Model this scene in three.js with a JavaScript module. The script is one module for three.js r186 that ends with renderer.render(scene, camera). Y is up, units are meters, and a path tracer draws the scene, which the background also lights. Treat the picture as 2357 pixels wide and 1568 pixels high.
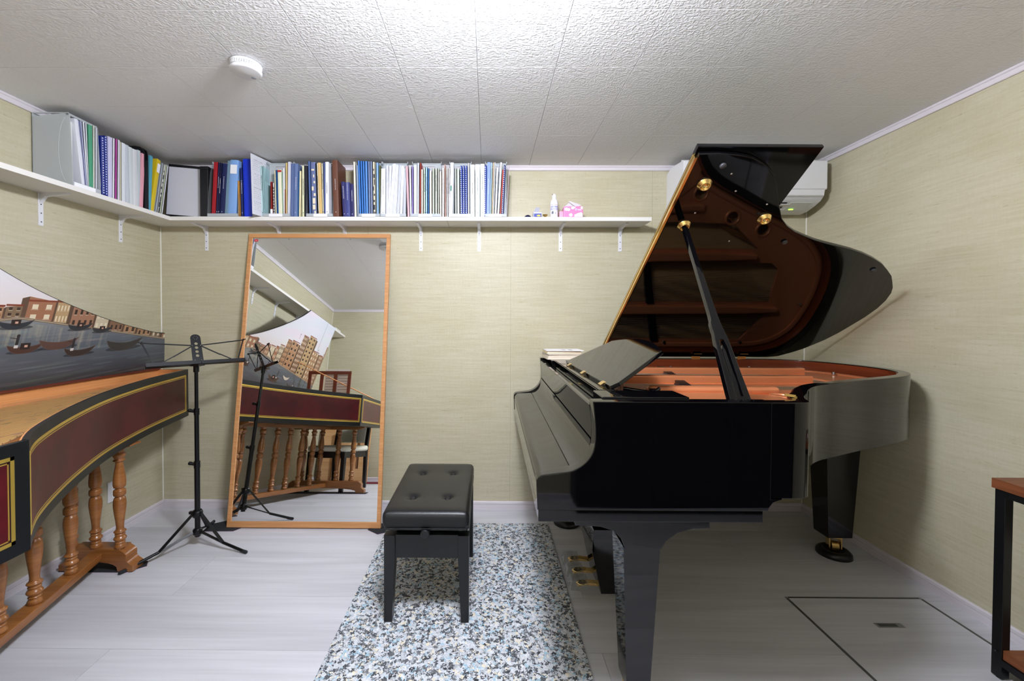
import * as THREE from 'three';
import { RoundedBoxGeometry } from 'three/addons/geometries/RoundedBoxGeometry.js';
import { mergeGeometries } from 'three/addons/utils/BufferGeometryUtils.js';
import { RectAreaLightUniformsLib } from 'three/addons/lights/RectAreaLightUniformsLib.js';

// ---------- camera, light, exposure ----------
const scene = new THREE.Scene();
scene.background = new THREE.Color(0x000000);
const camera = new THREE.PerspectiveCamera(78.48, 2357 / 1568, 0.05, 40);
camera.position.set(0, 1.26, 0);
camera.rotation.order = 'YXZ';
camera.rotation.set(-0.0169, 0.0068, 0.0031);
camera.setViewOffset(2357, 1568, 61.9, 33.7, 2357, 1568);     // the lens is shifted a little
camera.updateProjectionMatrix();
const renderer = new THREE.WebGLRenderer({ antialias: true });
renderer.toneMapping = THREE.LinearToneMapping;
renderer.toneMappingExposure = 1.8;
renderer.shadowMap.enabled = true;
renderer.shadowMap.type = THREE.PCFSoftShadowMap;
RectAreaLightUniformsLib.init();

// room: x from XL to XR, back wall at z = -D, rear wall at z = ZR, ceiling at H
const XL = -2.16, XR = 2.074, D = 2.744, ZR = 0.36, H = 2.258;
const LAMP = new THREE.Vector3(-0.03, H, -0.9);
const LAMP_COLOR = new THREE.Color(0.93, 0.97, 1.09);
for (const [dx, dz] of [[0, 0], [0.13, 0], [-0.13, 0], [0, 0.13], [0, -0.13]]) {           // inside the glowing dome of the ceiling lamp
  const bulb = new THREE.PointLight(LAMP_COLOR, 1.25, 0, 2);
  bulb.position.set(LAMP.x + dx, H - 0.07, LAMP.z + dz);
  bulb.castShadow = true; bulb.shadow.radius = 2.8;
  scene.add(bulb);
}
const panelLight = new THREE.RectAreaLight(LAMP_COLOR, 14, 0.4, 0.4);  // just under the dome, facing down
panelLight.position.set(LAMP.x, H - 0.125, LAMP.z);
panelLight.lookAt(LAMP.x, 0, LAMP.z);
scene.add(panelLight);

// ---------- helpers ----------
const V2 = (x, y) => new THREE.Vector2(x, y), V3 = (x, y, z) => new THREE.Vector3(x, y, z);
let seed = 7;
const rnd = () => { seed = (seed * 16807) % 2147483647; return seed / 2147483647; };
const names = new Map();
function numbered(name) { const n = names.get(name) || 0; names.set(name, n + 1); return n ? name + '_' + String(n).padStart(3, '0') : name; }
function tag(o, label, category, group, kind) { if (label) o.userData.label = label; if (category) o.userData.category = category; if (group) o.userData.group = group; if (kind) o.userData.kind = kind; return o; }
function thing(name, label, category, pos = [0, 0, 0], turn = 0, group) {
  const o = new THREE.Group(); o.name = numbered(name); scene.add(o);
  o.position.set(...pos); o.rotation.y = turn; return tag(o, label, category, group);
}
function part(parent, name, geo, mat, label, kind) {
  const m = new THREE.Mesh(geo, mat); m.name = name; parent.add(m);
  if (label) m.userData.label = label; if (kind) m.userData.kind = kind; return m;
}
function solo(name, geo, mat, label, category, group, pos = [0, 0, 0]) { const m = new THREE.Mesh(geo, mat); m.name = numbered(name); m.position.set(...pos); scene.add(m); return tag(m, label, category, group); }
function struct(name, geo, mat) { const m = new THREE.Mesh(geo, mat); m.name = name; m.userData.kind = 'structure'; scene.add(m); return m; }
const mv = (g, x, y, z) => g.translate(x, y, z);
function box(w, h, d, x = 0, y = 0, z = 0, r = 0, seg = 1) { const g = r > 0 ? new RoundedBoxGeometry(w, h, d, seg, r) : new THREE.BoxGeometry(w, h, d); return g.translate(x, y, z); }
const span = (x0, x1, y0, y1, z0, z1, r = 0, seg = 1) => box(Math.abs(x1 - x0), Math.abs(y1 - y0), Math.abs(z1 - z0), (x0 + x1) / 2, (y0 + y1) / 2, (z0 + z1) / 2, r, seg);
function join(list) {
  const l = list.map((g) => { let q = g.index ? g.toNonIndexed() : g; for (const k of Object.keys(q.attributes)) if (!['position', 'normal', 'uv'].includes(k)) q.deleteAttribute(k); if (!q.attributes.uv) q.setAttribute('uv', new THREE.BufferAttribute(new Float32Array(q.attributes.position.count * 2), 2)); if (!q.attributes.normal) q.computeVertexNormals(); return q; });
  return mergeGeometries(l);
}
function creased(g, angle) {                                  // area weighted normals, split where faces meet at more than the angle
  const q = g.index ? g.toNonIndexed() : g, p = q.attributes.position, n = p.count, fn = [], un = [], map = new Map(), a = V3(), b = V3(), c = V3(), co = Math.cos(angle);
  for (let i = 0; i < n; i += 3) {
    a.fromBufferAttribute(p, i); b.fromBufferAttribute(p, i + 1); c.fromBufferAttribute(p, i + 2);
    const f = b.clone().sub(a).cross(c.clone().sub(a)); fn.push(f); un.push(f.clone().normalize());
    for (const [k, v] of [[i, a], [i + 1, b], [i + 2, c]]) { const key = Math.round(v.x * 2e5) + ',' + Math.round(v.y * 2e5) + ',' + Math.round(v.z * 2e5); if (!map.has(key)) map.set(key, []); map.get(key).push(k); }
  }
  const out = new Float32Array(n * 3);
  for (const list of map.values()) for (const i of list) { const t = V3(), me = un[(i - i % 3) / 3]; for (const k of list) { const j = (k - k % 3) / 3; if (un[j].dot(me) > co) t.add(fn[j]); } if (t.lengthSq() === 0) t.copy(me); t.normalize(); out.set([t.x, t.y, t.z], i * 3); }
  q.setAttribute('normal', new THREE.BufferAttribute(out, 3)); return q;
}
function fixWinding(g) {                                      // outward facing triangles for a closed non-indexed shape
  const p = g.attributes.position.array; let v = 0;
  for (let i = 0; i < p.length; i += 9) v += p[i] * (p[i + 4] * p[i + 8] - p[i + 5] * p[i + 7]) - p[i + 1] * (p[i + 3] * p[i + 8] - p[i + 5] * p[i + 6]) + p[i + 2] * (p[i + 3] * p[i + 7] - p[i + 4] * p[i + 6]);
  if (v < 0) for (let i = 0; i < p.length; i += 9) for (let k = 0; k < 3; k++) { const t = p[i + 3 + k]; p[i + 3 + k] = p[i + 6 + k]; p[i + 6 + k] = t; }
  g.computeVertexNormals(); return g;
}
function triUV(g, s = 1, ox = 0, oy = 0) {                      // uv in metres from the dominant side of each face
  const q = g.index ? g.toNonIndexed() : g, p = q.attributes.position, uv = new Float32Array(p.count * 2);
  const a = V3(), b = V3(), c = V3();
  for (let i = 0; i < p.count; i += 3) {
    a.fromBufferAttribute(p, i); b.fromBufferAttribute(p, i + 1); c.fromBufferAttribute(p, i + 2);
    const n = b.clone().sub(a).cross(c.clone().sub(a)), x = Math.abs(n.x), y = Math.abs(n.y), z = Math.abs(n.z);
    [a, b, c].forEach((v, k) => { const [u, w] = x >= y && x >= z ? [v.z, v.y] : y >= z ? [v.x, v.z] : [v.x, v.y]; uv[(i + k) * 2] = u * s + ox; uv[(i + k) * 2 + 1] = w * s + oy; });
  }
  q.setAttribute('uv', new THREE.BufferAttribute(uv, 2)); return q;
}
// sweep of a closed section [[offset outwards, y], ...] along a plan path [[x, z], ...]
function sweep(path, section, closed = false, crease = 0.5) {
  const n = path.length, m = section.length, pts = [];
  for (let i = 0; i < n; i++) {
    const p = path[i], a = path[closed ? (i - 1 + n) % n : Math.max(0, i - 1)], b = path[closed ? (i + 1) % n : Math.min(n - 1, i + 1)];
    const d1 = V2(p[0] - a[0], p[1] - a[1]), d2 = V2(b[0] - p[0], b[1] - p[1]);
    if (d1.lengthSq() < 1e-12) d1.copy(d2); if (d2.lengthSq() < 1e-12) d2.copy(d1);
    d1.normalize(); d2.normalize();
    const n1 = V2(-d1.y, d1.x), n2 = V2(-d2.y, d2.x), mt = n1.clone().add(n2); if (mt.lengthSq() < 1e-6) mt.copy(n1); mt.normalize();
    const k = 1 / Math.max(0.35, mt.dot(n1));
    pts.push(section.map(([o, y]) => [p[0] + mt.x * o * k, y, p[1] + mt.y * o * k]));
  }
  const v = [], tri = (a, b, c) => v.push(...a, ...b, ...c);
  for (let i = 0; i < (closed ? n : n - 1); i++) for (let j = 0; j < m; j++) {
    const A = pts[i][j], B = pts[(i + 1) % n][j], C = pts[(i + 1) % n][(j + 1) % m], E = pts[i][(j + 1) % m];
    tri(A, B, C); tri(A, C, E);
  }
  if (!closed) {
    const caps = THREE.ShapeUtils.triangulateShape(section.map(([o, y]) => V2(o, y)), []);
    for (const [a, b, c] of caps) { tri(pts[0][a], pts[0][c], pts[0][b]); tri(pts[n - 1][a], pts[n - 1][b], pts[n - 1][c]); }
  }
  const g = new THREE.BufferGeometry(); g.setAttribute('position', new THREE.Float32BufferAttribute(v, 3));
  return triUV(creased(fixWinding(g), crease));
}
const bar = (o0, o1, y0, y1, r = 0) => r ? [[o0 + r, y0], [o1 - r, y0], [o1, y0 + r], [o1, y1 - r], [o1 - r * 0.3, y1 - r * 0.3], [o1 - r, y1], [o0 + r, y1], [o0 + r * 0.3, y1 - r * 0.3], [o0, y1 - r], [o0, y0 + r]] : [[o0, y0], [o1, y0], [o1, y1], [o0, y1]];
function shapeOf(pts) { const s = new THREE.Shape(); pts.forEach(([x, y], i) => (i ? s.lineTo(x, y) : s.moveTo(x, y))); s.closePath(); return s; }
// a shape in the xy plane with depth along z from z0 to z1
function slab(pts, z0, z1, bev = 0, holes = [], crease = 0.5) {
  const s = shapeOf(pts); for (const h of holes) s.holes.push(shapeOf(h));
  const d = Math.abs(z1 - z0), g = new THREE.ExtrudeGeometry(s, { depth: d - 2 * bev, bevelEnabled: bev > 0, bevelThickness: bev, bevelSize: bev, bevelOffset: -bev, bevelSegments: 2, steps: 1, curveSegments: 6 });
  g.translate(0, 0, Math.min(z0, z1) + bev); return triUV(creased(g, crease));
}
// a plan shape [[x, z], ...] with height from y0 to y1
function plan(pts, y0, y1, bev = 0, holes = [], crease = 0.5) { const g = slab(pts, 0, y1 - y0, bev, holes, crease); g.rotateX(Math.PI / 2); g.translate(0, y1, 0); return triUV(g); }
// a profile [[x, y], ...] given in the (z, y) plane with depth along x
function prof(pts, x0, x1, bev = 0, crease = 0.5) { const g = slab(pts.map(([z, y]) => [-z, y]), 0, Math.abs(x1 - x0), bev, [], crease); g.rotateY(Math.PI / 2); g.translate(Math.min(x0, x1), 0, 0); return triUV(g); }
function smooth(pts, n, closed = false, tension = 0.5) { return new THREE.CatmullRomCurve3(pts.map((p) => V3(p[0], 0, p[1])), closed, 'catmullrom', tension).getSpacedPoints(n).map((p) => [p.x, p.z]); }
function tube(pts, r, seg = 0, rad = 8) { const c = pts.length === 2 ? new THREE.LineCurve3(V3(...pts[0]), V3(...pts[1])) : new THREE.CatmullRomCurve3(pts.map((p) => V3(...p))); return new THREE.TubeGeometry(c, seg || (pts.length === 2 ? 1 : pts.length * 6), r, rad, false); }
function rod(a, b, r0, r1 = r0, rad = 12) {
  const A = V3(...a), B = V3(...b), d = B.clone().sub(A), g = new THREE.CylinderGeometry(r1, r0, d.length(), rad);
  g.translate(0, d.length() / 2, 0); g.applyQuaternion(new THREE.Quaternion().setFromUnitVectors(V3(0, 1, 0), d.normalize())); return g.translate(A.x, A.y, A.z);
}
const spline = (pts, n) => new THREE.SplineCurve(pts.map(([x, y]) => V2(x, y))).getPoints(n).map((p) => [p.x, p.y]);
const lathe = (pts, seg = 24) => new THREE.LatheGeometry(pts.map(([r, y]) => V2(Math.max(r, 1e-4), y)), seg);
const flatBar = (a, b, w, t) => { const A = V3(...a), B = V3(...b), d = B.clone().sub(A), g = new THREE.BoxGeometry(w, d.length(), t); g.translate(0, d.length() / 2, 0); g.applyQuaternion(new THREE.Quaternion().setFromUnitVectors(V3(0, 1, 0), d.normalize())); return g.translate(A.x, A.y, A.z); };

// ---------- noise and textures ----------
function hash(x, y, s) { let h = (x * 374761393 + y * 668265263 + s * 974634777) | 0; h = Math.imul(h ^ (h >>> 13), 1274126177); return ((h ^ (h >>> 16)) >>> 0) / 4294967295; }
function vnoise(x, y, px, py, s) {                            // tileable value noise
  const xi = Math.floor(x), yi = Math.floor(y), fx = x - xi, fy = y - yi, u = fx * fx * (3 - 2 * fx), w = fy * fy * (3 - 2 * fy);
  const g = (a, b) => hash(((a % px) + px) % px, ((b % py) + py) % py, s);
  return (g(xi, yi) * (1 - u) + g(xi + 1, yi) * u) * (1 - w) + (g(xi, yi + 1) * (1 - u) + g(xi + 1, yi + 1) * u) * w;
}
function texture(w, h, fn, srgb, rx = 1, ry = 1) {
  const d = new Uint8Array(w * h * 4);
  for (let y = 0; y < h; y++) for (let x = 0; x < w; x++) { const c = fn(x / w, y / h, x, y), i = (y * w + x) * 4; if (Array.isArray(c)) { d[i] = c[0]; d[i + 1] = c[1]; d[i + 2] = c[2]; } else d[i] = d[i + 1] = d[i + 2] = c; d[i + 3] = 255; }
  const t = new THREE.DataTexture(d, w, h); t.wrapS = t.wrapT = THREE.RepeatWrapping; t.magFilter = THREE.LinearFilter; t.minFilter = THREE.LinearMipmapLinearFilter; t.generateMipmaps = true;
  if (srgb) t.colorSpace = THREE.SRGBColorSpace; t.repeat.set(rx, ry); t.needsUpdate = true; return t;
}
const clamp = (v) => Math.max(0, Math.min(255, v));
const mixc = (a, b, t) => a.map((v, i) => clamp(v + (b[i] - v) * t));
function woodTex(a, b, seedN, w = 512, h = 512, rx = 1, ry = 1, stretch = 24) {  // grain along u
  return texture(w, h, (u, v) => {
    const warp = vnoise(u * 3, v * 4, 3, 4, seedN) * 0.9;
    const g = vnoise(u * 4, (v + warp * 0.06) * stretch * 2, 4, stretch * 2, seedN + 1) * 0.5 + vnoise(u * 8, v * stretch * 5, 8, stretch * 5, seedN + 2) * 0.3 + vnoise(u * 2, v * 5 + warp, 2, 5, seedN + 3) * 0.35;
    return mixc(a, b, Math.min(1, g));
  }, true, rx, ry);
}
function canvasTex(w, h, draw) {
  const c = document.createElement('canvas'); c.width = w; c.height = h; draw(c.getContext('2d'), w, h);
  const t = new THREE.CanvasTexture(c); t.colorSpace = THREE.SRGBColorSpace; return t;
}

// ---------- materials ----------
const std = (o) => new THREE.MeshStandardMaterial(o), phy = (o) => new THREE.MeshPhysicalMaterial(o);
const wallMap = texture(1024, 1024, (u, v) => {
  const slub = vnoise(u * 10, v * 150, 10, 150, 3), fine = vnoise(u * 90, v * 420, 90, 420, 4), warp = vnoise(u * 300, v * 30, 300, 30, 5), big = vnoise(u * 5, v * 6, 5, 6, 6);
  const dark = vnoise(u * 26, v * 230, 26, 230, 9) > 0.93 ? 0.5 : 0;
  const t = slub * 0.45 + fine * 0.25 + warp * 0.15 + big * 0.3 + dark;
  return mixc([202, 196, 173], [179, 171, 140], Math.min(1.2, t * 0.9));
}, true, 1 / 1.1, 1 / 1.1);
const wallBump = texture(1024, 1024, (u, v) => 255 * (vnoise(u * 420, v * 30, 420, 30, 14) * 0.35 + vnoise(u * 30, v * 420, 30, 420, 15) * 0.45 + vnoise(u * 14, v * 160, 14, 160, 16) * 0.2), false, 1 / 1.1, 1 / 1.1);
const ceilBump = texture(1024, 1024, (u, v) => { const a = vnoise(u * 70, v * 190, 70, 190, 21), b = vnoise(u * 150, v * 90, 150, 90, 22), c = vnoise(u * 30, v * 60, 30, 60, 23); return 255 * Math.max(0, Math.min(1, (a * 0.55 + b * 0.45 - 0.36) * 2.4 * (0.7 + 0.6 * c))); }, false, 1 / 0.62, 1 / 0.62);
const floorMap = texture(1024, 1024, (u, v) => {
  const warp = vnoise(u * 3, v * 3, 3, 3, 31) * 1.2, g = vnoise(u * 3, v * 26 + warp * 2, 3, 26, 32) * 0.5 + vnoise(u * 8, v * 120, 8, 120, 33) * 0.28 + vnoise(u * 2, v * 6 + warp, 2, 6, 34) * 0.45;
  return mixc([208, 208, 213], [182, 181, 186], Math.max(0, Math.min(1, (g - 0.22) * 1.1)));
}, true, 1 / 1.6, 1 / 0.9);
const felt = [[201, 204, 208], [188, 193, 199], [214, 216, 220], [168, 172, 178], [96, 99, 104], [74, 77, 82], [58, 60, 66], [160, 190, 206], [222, 212, 190], [200, 205, 212], [196, 199, 204], [110, 112, 116]];
const matMap = texture(1024, 1024, (u, v) => {                    // chips of foam: warped cells, each with its own tone
  const N = 92, wx = (vnoise(u * 160, v * 160, 160, 160, 41) - 0.5) * 1.7, wy = (vnoise(u * 160, v * 160, 160, 160, 42) - 0.5) * 1.7;
  const x = u * N + wx, y = v * N + wy, xi = Math.floor(x), yi = Math.floor(y); let best = 9, id = 0;
  for (let a = -1; a <= 1; a++) for (let b = -1; b <= 1; b++) {
    const cx = (xi + a + N) % N, cy = (yi + b + N) % N, dx = xi + a + hash(cx, cy, 43) - x, dy = yi + b + hash(cx, cy, 44) - y, big = 0.75 + hash(cx, cy, 46) * 0.8, d = (dx * dx + dy * dy) / big;
    if (d < best) { best = d; id = hash(cx, cy, 45); }
  }
  const c = felt[Math.floor(id * felt.length) % felt.length], n = (vnoise(u * 300, v * 300, 300, 300, 47) - 0.5) * 34;
  return [clamp(c[0] + n), clamp(c[1] + n), clamp(c[2] + n)];
}, true, 1 / 0.75, 1 / 0.75);
const oakMap = woodTex([176, 117, 62], [126, 76, 34], 51, 512, 512, 1 / 0.5, 1 / 0.3);
const beechMap = woodTex([214, 160, 108], [186, 128, 78], 61, 512, 512, 1 / 0.6, 1 / 0.25);
const tableMap = woodTex([134, 78, 44], [86, 44, 22], 71, 512, 512, 1 / 0.6, 1 / 0.3);
const pineMap = woodTex([226, 186, 138], [196, 146, 96], 81, 512, 512, 1 / 0.6, 1 / 0.4);
const spruceMap = woodTex([214, 176, 120], [190, 148, 92], 91, 512, 512, 1 / 0.5, 1 / 0.2, 30);
const redMap = texture(512, 512, (u, v) => { const t = vnoise(u * 5, v * 5, 5, 5, 95) * 0.6 + vnoise(u * 17, v * 17, 17, 17, 96) * 0.3; return mixc([84, 22, 26], [44, 10, 16], t); }, true, 2, 2);
const goldBump = texture(256, 256, (u, v) => 255 * vnoise(u * 40, v * 12, 40, 12, 97), false, 4, 4);
const M = {
  wall: phy({ map: wallMap, bumpMap: wallBump, bumpScale: 0.0004, roughness: 0.47, specularIntensity: 1 }),
  ceiling: std({ color: new THREE.Color(0.78, 0.78, 0.785), bumpMap: ceilBump, bumpScale: 0.0007, roughness: 0.9 }),
  ceilingBack: std({ color: new THREE.Color(0.4, 0.4, 0.39), roughness: 0.95 }),
  floor: phy({ map: floorMap, roughness: 0.42, specularIntensity: 0.8 }),
  floorBase: std({ color: new THREE.Color(0.62, 0.61, 0.62), roughness: 0.8 }),
  trim: std({ map: woodTex([222, 216, 220], [206, 199, 204], 101, 256, 256, 1 / 0.8, 1 / 0.08), roughness: 0.55 }),
  caulk: std({ color: 0xe6e4da, roughness: 0.6 }),
  white: std({ color: 0xe9e8e6, roughness: 0.45 }),
  shelf: std({ color: 0xe6e3de, roughness: 0.5 }),
  bracket: std({ color: 0xe4e4ea, roughness: 0.4, metalness: 0.1 }),
  hole: std({ color: 0x26262a, roughness: 0.7 }),
  black: phy({ color: 0x040406, roughness: 0.04, ior: 1.5 }),
  blackSoft: std({ color: 0x101115, roughness: 0.35 }),
  blackMetal: std({ color: 0x0c0d10, roughness: 0.32, metalness: 0.3 }),
  satin: phy({ color: 0x0f1014, roughness: 0.33 }),
  leather: phy({ color: 0x0b0c10, roughness: 0.34, bumpMap: texture(256, 256, (u, v) => 255 * (vnoise(u * 60, v * 60, 60, 60, 111) * 0.6 + vnoise(u * 25, v * 25, 25, 25, 112) * 0.4), false, 6, 6), bumpScale: 0.0003 }),
  brass: std({ color: new THREE.Color(0.9, 0.62, 0.24), roughness: 0.18, metalness: 1 }),
  brassDull: std({ color: new THREE.Color(0.62, 0.42, 0.14), roughness: 0.35, metalness: 1 }),
  copper: phy({ color: new THREE.Color(0.68, 0.24, 0.10), roughness: 0.36, metalness: 0.45, clearcoat: 0.25, clearcoatRoughness: 0.2 }),
  steel: std({ color: 0xc8cacd, roughness: 0.22, metalness: 1 }),
  string: std({ color: new THREE.Color(0.5, 0.42, 0.34), roughness: 0.35, metalness: 0.9 }),
  rimWood: phy({ map: woodTex([128, 60, 30], [88, 36, 18], 121, 512, 256, 1 / 0.9, 1 / 0.2), roughness: 0.22, clearcoat: 0.4, clearcoatRoughness: 0.1 }),
  soundboard: std({ map: spruceMap, roughness: 0.4 }),
  redFelt: std({ color: 0xb02028, roughness: 0.95 }),
  feltBlack: std({ color: 0x222428, roughness: 0.95 }),
  mat: std({ map: matMap, bumpMap: matMap, bumpScale: 0.0012, roughness: 0.95 }),
  oak: phy({ map: oakMap, roughness: 0.3, clearcoat: 0.25, clearcoatRoughness: 0.25 }),
  beech: std({ map: beechMap, roughness: 0.45 }),
  liner: std({ map: woodTex([224, 160, 104], [200, 134, 80], 131, 512, 256, 1 / 0.8, 1 / 0.2), roughness: 0.4 }),
  table: std({ map: tableMap, roughness: 0.45 }),
  pine: std({ map: pineMap, roughness: 0.6 }),
  mahogany: std({ map: woodTex([128, 62, 36], [92, 40, 22], 141, 256, 256, 1 / 0.4, 1 / 0.2), roughness: 0.4 }),
  caseBlack: phy({ color: 0x0d0f12, roughness: 0.34 }),
  maroon: phy({ map: redMap, roughness: 0.3, specularIntensity: 0.7 }),
  gold: std({ color: new THREE.Color(0.86, 0.6, 0.12), roughness: 0.34, metalness: 0.85, bumpMap: goldBump, bumpScale: 0.0004 }),
  mirror: std({ color: new THREE.Color(0.9, 0.92, 0.91), roughness: 0.004, metalness: 1 }),
  card: std({ color: 0xf0f0f4, roughness: 0.6 }),
  paper: std({ color: 0xe6e3da, roughness: 0.8 }),
  clear: phy({ color: 0xf0f4f6, transmission: 0.93, thickness: 0, roughness: 0.12, ior: 1.45 }),
  frosted: phy({ color: 0xd8dde0, transmission: 0.45, thickness: 0, roughness: 0.5, ior: 1.45 }),
  pvc: phy({ color: 0xeef0f0, transmission: 0.95, thickness: 0, roughness: 0.05, ior: 1.5 }),
  lamp: std({ color: 0xffffff, emissive: new THREE.Color(1, 0.99, 0.98), emissiveIntensity: 1.6, roughness: 0.5 }),
  cream: std({ color: 0xe4e0cf, roughness: 0.55 }),
  carpet: std({ color: 0x6a1828, roughness: 0.95 }),
  plasticWhite: std({ color: 0xdcdcde, roughness: 0.35 }),
};

// ---------- the room ----------
{
  const wallT = 0.1;
  struct('wall_back', triUV(span(XL - wallT, XR + wallT, -0.05, H + 0.08, -D - wallT, -D)), M.wall);
  struct('wall_left', triUV(span(XL - wallT, XL, -0.05, H + 0.08, -D, ZR)), M.wall);
  struct('wall_right', triUV(span(XR, XR + wallT, -0.05, H + 0.08, -D, ZR)), M.wall);
  struct('wall_rear', triUV(span(XL - wallT, XR + wallT, -0.05, H + 0.08, ZR, ZR + wallT)), M.wall);
  // seams of the wallpaper strips on the back wall
  for (const x of [0.148, -0.79, 1.07]) part(scene.getObjectByName('wall_back'), 'wallpaper_seam', span(x, x + 0.0012, 0.05, H - 0.03, -D - 0.001, -D + 0.0004), std({ color: 0x8f8a6c, roughness: 0.8 }));
  // floor: long boards across the room, each its own piece
  const floor = struct('floor', triUV(span(XL - 0.1, XR + 0.1, -0.06, -0.004, -D - 0.1, ZR + 0.1)), M.floorBase);
  const shades = [1, 0.985, 1.01, 0.97].map((k) => { const m = M.floor.clone(); m.color.setScalar(k); return m; });
  const shadesOff = shades.map((m, i) => { const q = m.clone(); q.map = m.map.clone(); q.map.offset.set(0.37 * i, 0.21 * i + 0.1); q.map.needsUpdate = true; return q; });
  const rows = []; for (let k = 0; k < 12; k++) { const z = -2.476 + 0.307 * k; if (z < ZR) rows.push([z, Math.min(z + 0.307, ZR)]); } rows.unshift([-D, -2.476]);
  rows.forEach(([z0, z1], r) => {
    const off = r % 2 ? -0.5 : -1.43, cuts = [XL]; for (let x = off - 1.865 * 2; x < XR; x += 1.865) if (x > XL + 0.05 && x < XR - 0.05) cuts.push(x); cuts.push(XR);
    for (let i = 0; i + 1 < cuts.length; i++) {
      const g = triUV(span(cuts[i] + 0.0006, cuts[i + 1] - 0.0006, -0.006, 0, z0 + 0.0005, z1 - 0.0005));
      part(floor, 'floor_board', g, shadesOff[(r * 3 + i * 2) % 4]);
    }
  });
  // ceiling: square panels with recessed joints
  const ceil = struct('ceiling', span(XL - 0.1, XR + 0.1, H + 0.008, H + 0.08, -D - 0.1, ZR + 0.1), M.ceilingBack);
  const S = 0.3105, xs = [XL], zs = [-D];
  for (let k = -8; k < 9; k++) { const x = -0.045 + S * k; if (x > XL + 0.01 && x < XR - 0.01) xs.push(x); } xs.push(XR);
  for (let k = 0; k < 13; k++) { const z = -2.594 + 0.308 * k; if (z > -D + 0.01 && z < ZR - 0.01) zs.push(z); } zs.push(ZR);
  for (let i = 0; i + 1 < xs.length; i++) for (let j = 0; j + 1 < zs.length; j++) {
    const a = xs[i], b = xs[i + 1], c = zs[j], d = zs[j + 1], e = 0.0007, f = 0.0016;
    const v = [], q = (A, B, C, E) => v.push(...A, ...B, ...C, ...A, ...C, ...E), P = (x, y, z) => [x, y, z], y0 = H, y1 = H + 0.0012, y2 = H + 0.008;
    q(P(a + f, y0, c + f), P(b - f, y0, c + f), P(b - f, y0, d - f), P(a + f, y0, d - f));
    const ring = (ins, y) => [P(a + ins, y, c + ins), P(b - ins, y, c + ins), P(b - ins, y, d - ins), P(a + ins, y, d - ins)];
    const r0 = ring(f, y0), r1 = ring(e, y1), r2 = ring(e, y2);
    for (let k = 0; k < 4; k++) { const n = (k + 1) % 4; q(r0[k], r1[k], r1[n], r0[n]); q(r1[k], r2[k], r2[n], r1[n]); }
    const h = new THREE.BufferGeometry(); h.setAttribute('position', new THREE.Float32BufferAttribute(v, 3)); h.computeVertexNormals();
    part(ceil, 'ceiling_panel', triUV(h, 1, (i * 0.113) % 1, (j * 0.077) % 1), M.ceiling);
  }
  // skirting boards and ceiling trims, mitred round the room
  const base = (o) => [[0, 0], [0.011, 0], [0.011, 0.033], [0.0085, 0.0335], [0.0085, 0.0355], [0.0115, 0.036], [0.0115, 0.049], [0.008, 0.0535], [0, 0.0535]].map(([a, y]) => [a + o, y]);
  const crown = [[0, H - 0.0316], [0.008, H - 0.0316], [0.011, H - 0.028], [0.011, H - 0.012], [0.016, H - 0.008], [0.016, H], [0, H]];
  const runs = { back: [[XR, -D], [XL, -D]], left: [[XL, -D], [XL, ZR]], rear: [[XL, ZR], [XR, ZR]], right: [[XR, ZR], [XR, -D]] };
  let n = 1;
  for (const [side, [a, b]] of Object.entries(runs)) {
    const inwards = (sec) => sec.map(([o, y]) => [-o, y]);
    struct('baseboard_' + side, sweep([a, b], inwards(base(0))), M.trim);
    struct('trim_' + n++, sweep([a, b], inwards(crown)), M.trim);
  }
  struct('trim_' + n++, rod([XL + 0.002, 0.05, -D + 0.002], [XL + 0.002, H - 0.03, -D + 0.002], 0.0035), M.caulk);
  struct('trim_' + n++, rod([XR - 0.002, 0.05, -D + 0.002], [XR - 0.002, H - 0.03, -D + 0.002], 0.0035), M.caulk);
  struct('trim_' + n++, rod([XL + 0.002, 0.05, ZR - 0.002], [XL + 0.002, H - 0.03, ZR - 0.002], 0.003), M.caulk);
}
// ceiling lamp
{
  const t = thing('ceiling_lamp', 'round white dome lamp glowing on the ceiling', 'lamp', [LAMP.x, H, LAMP.z]);
  part(t, 'base', lathe([[0, 0], [0.236, 0], [0.24, -0.012], [0.23, -0.02], [0, -0.02]], 48), M.plasticWhite);
  const p = []; for (let i = 0; i <= 12; i++) { const a = (i / 12) * Math.PI / 2; p.push([0.228 * Math.cos(a) ** 0.7, -0.022 - 0.09 * Math.sin(a)]); } p[12][0] = 0; p.unshift([0, -0.022]);
  part(t, 'lamp_shade', lathe(p, 48), M.lamp);
}
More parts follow.
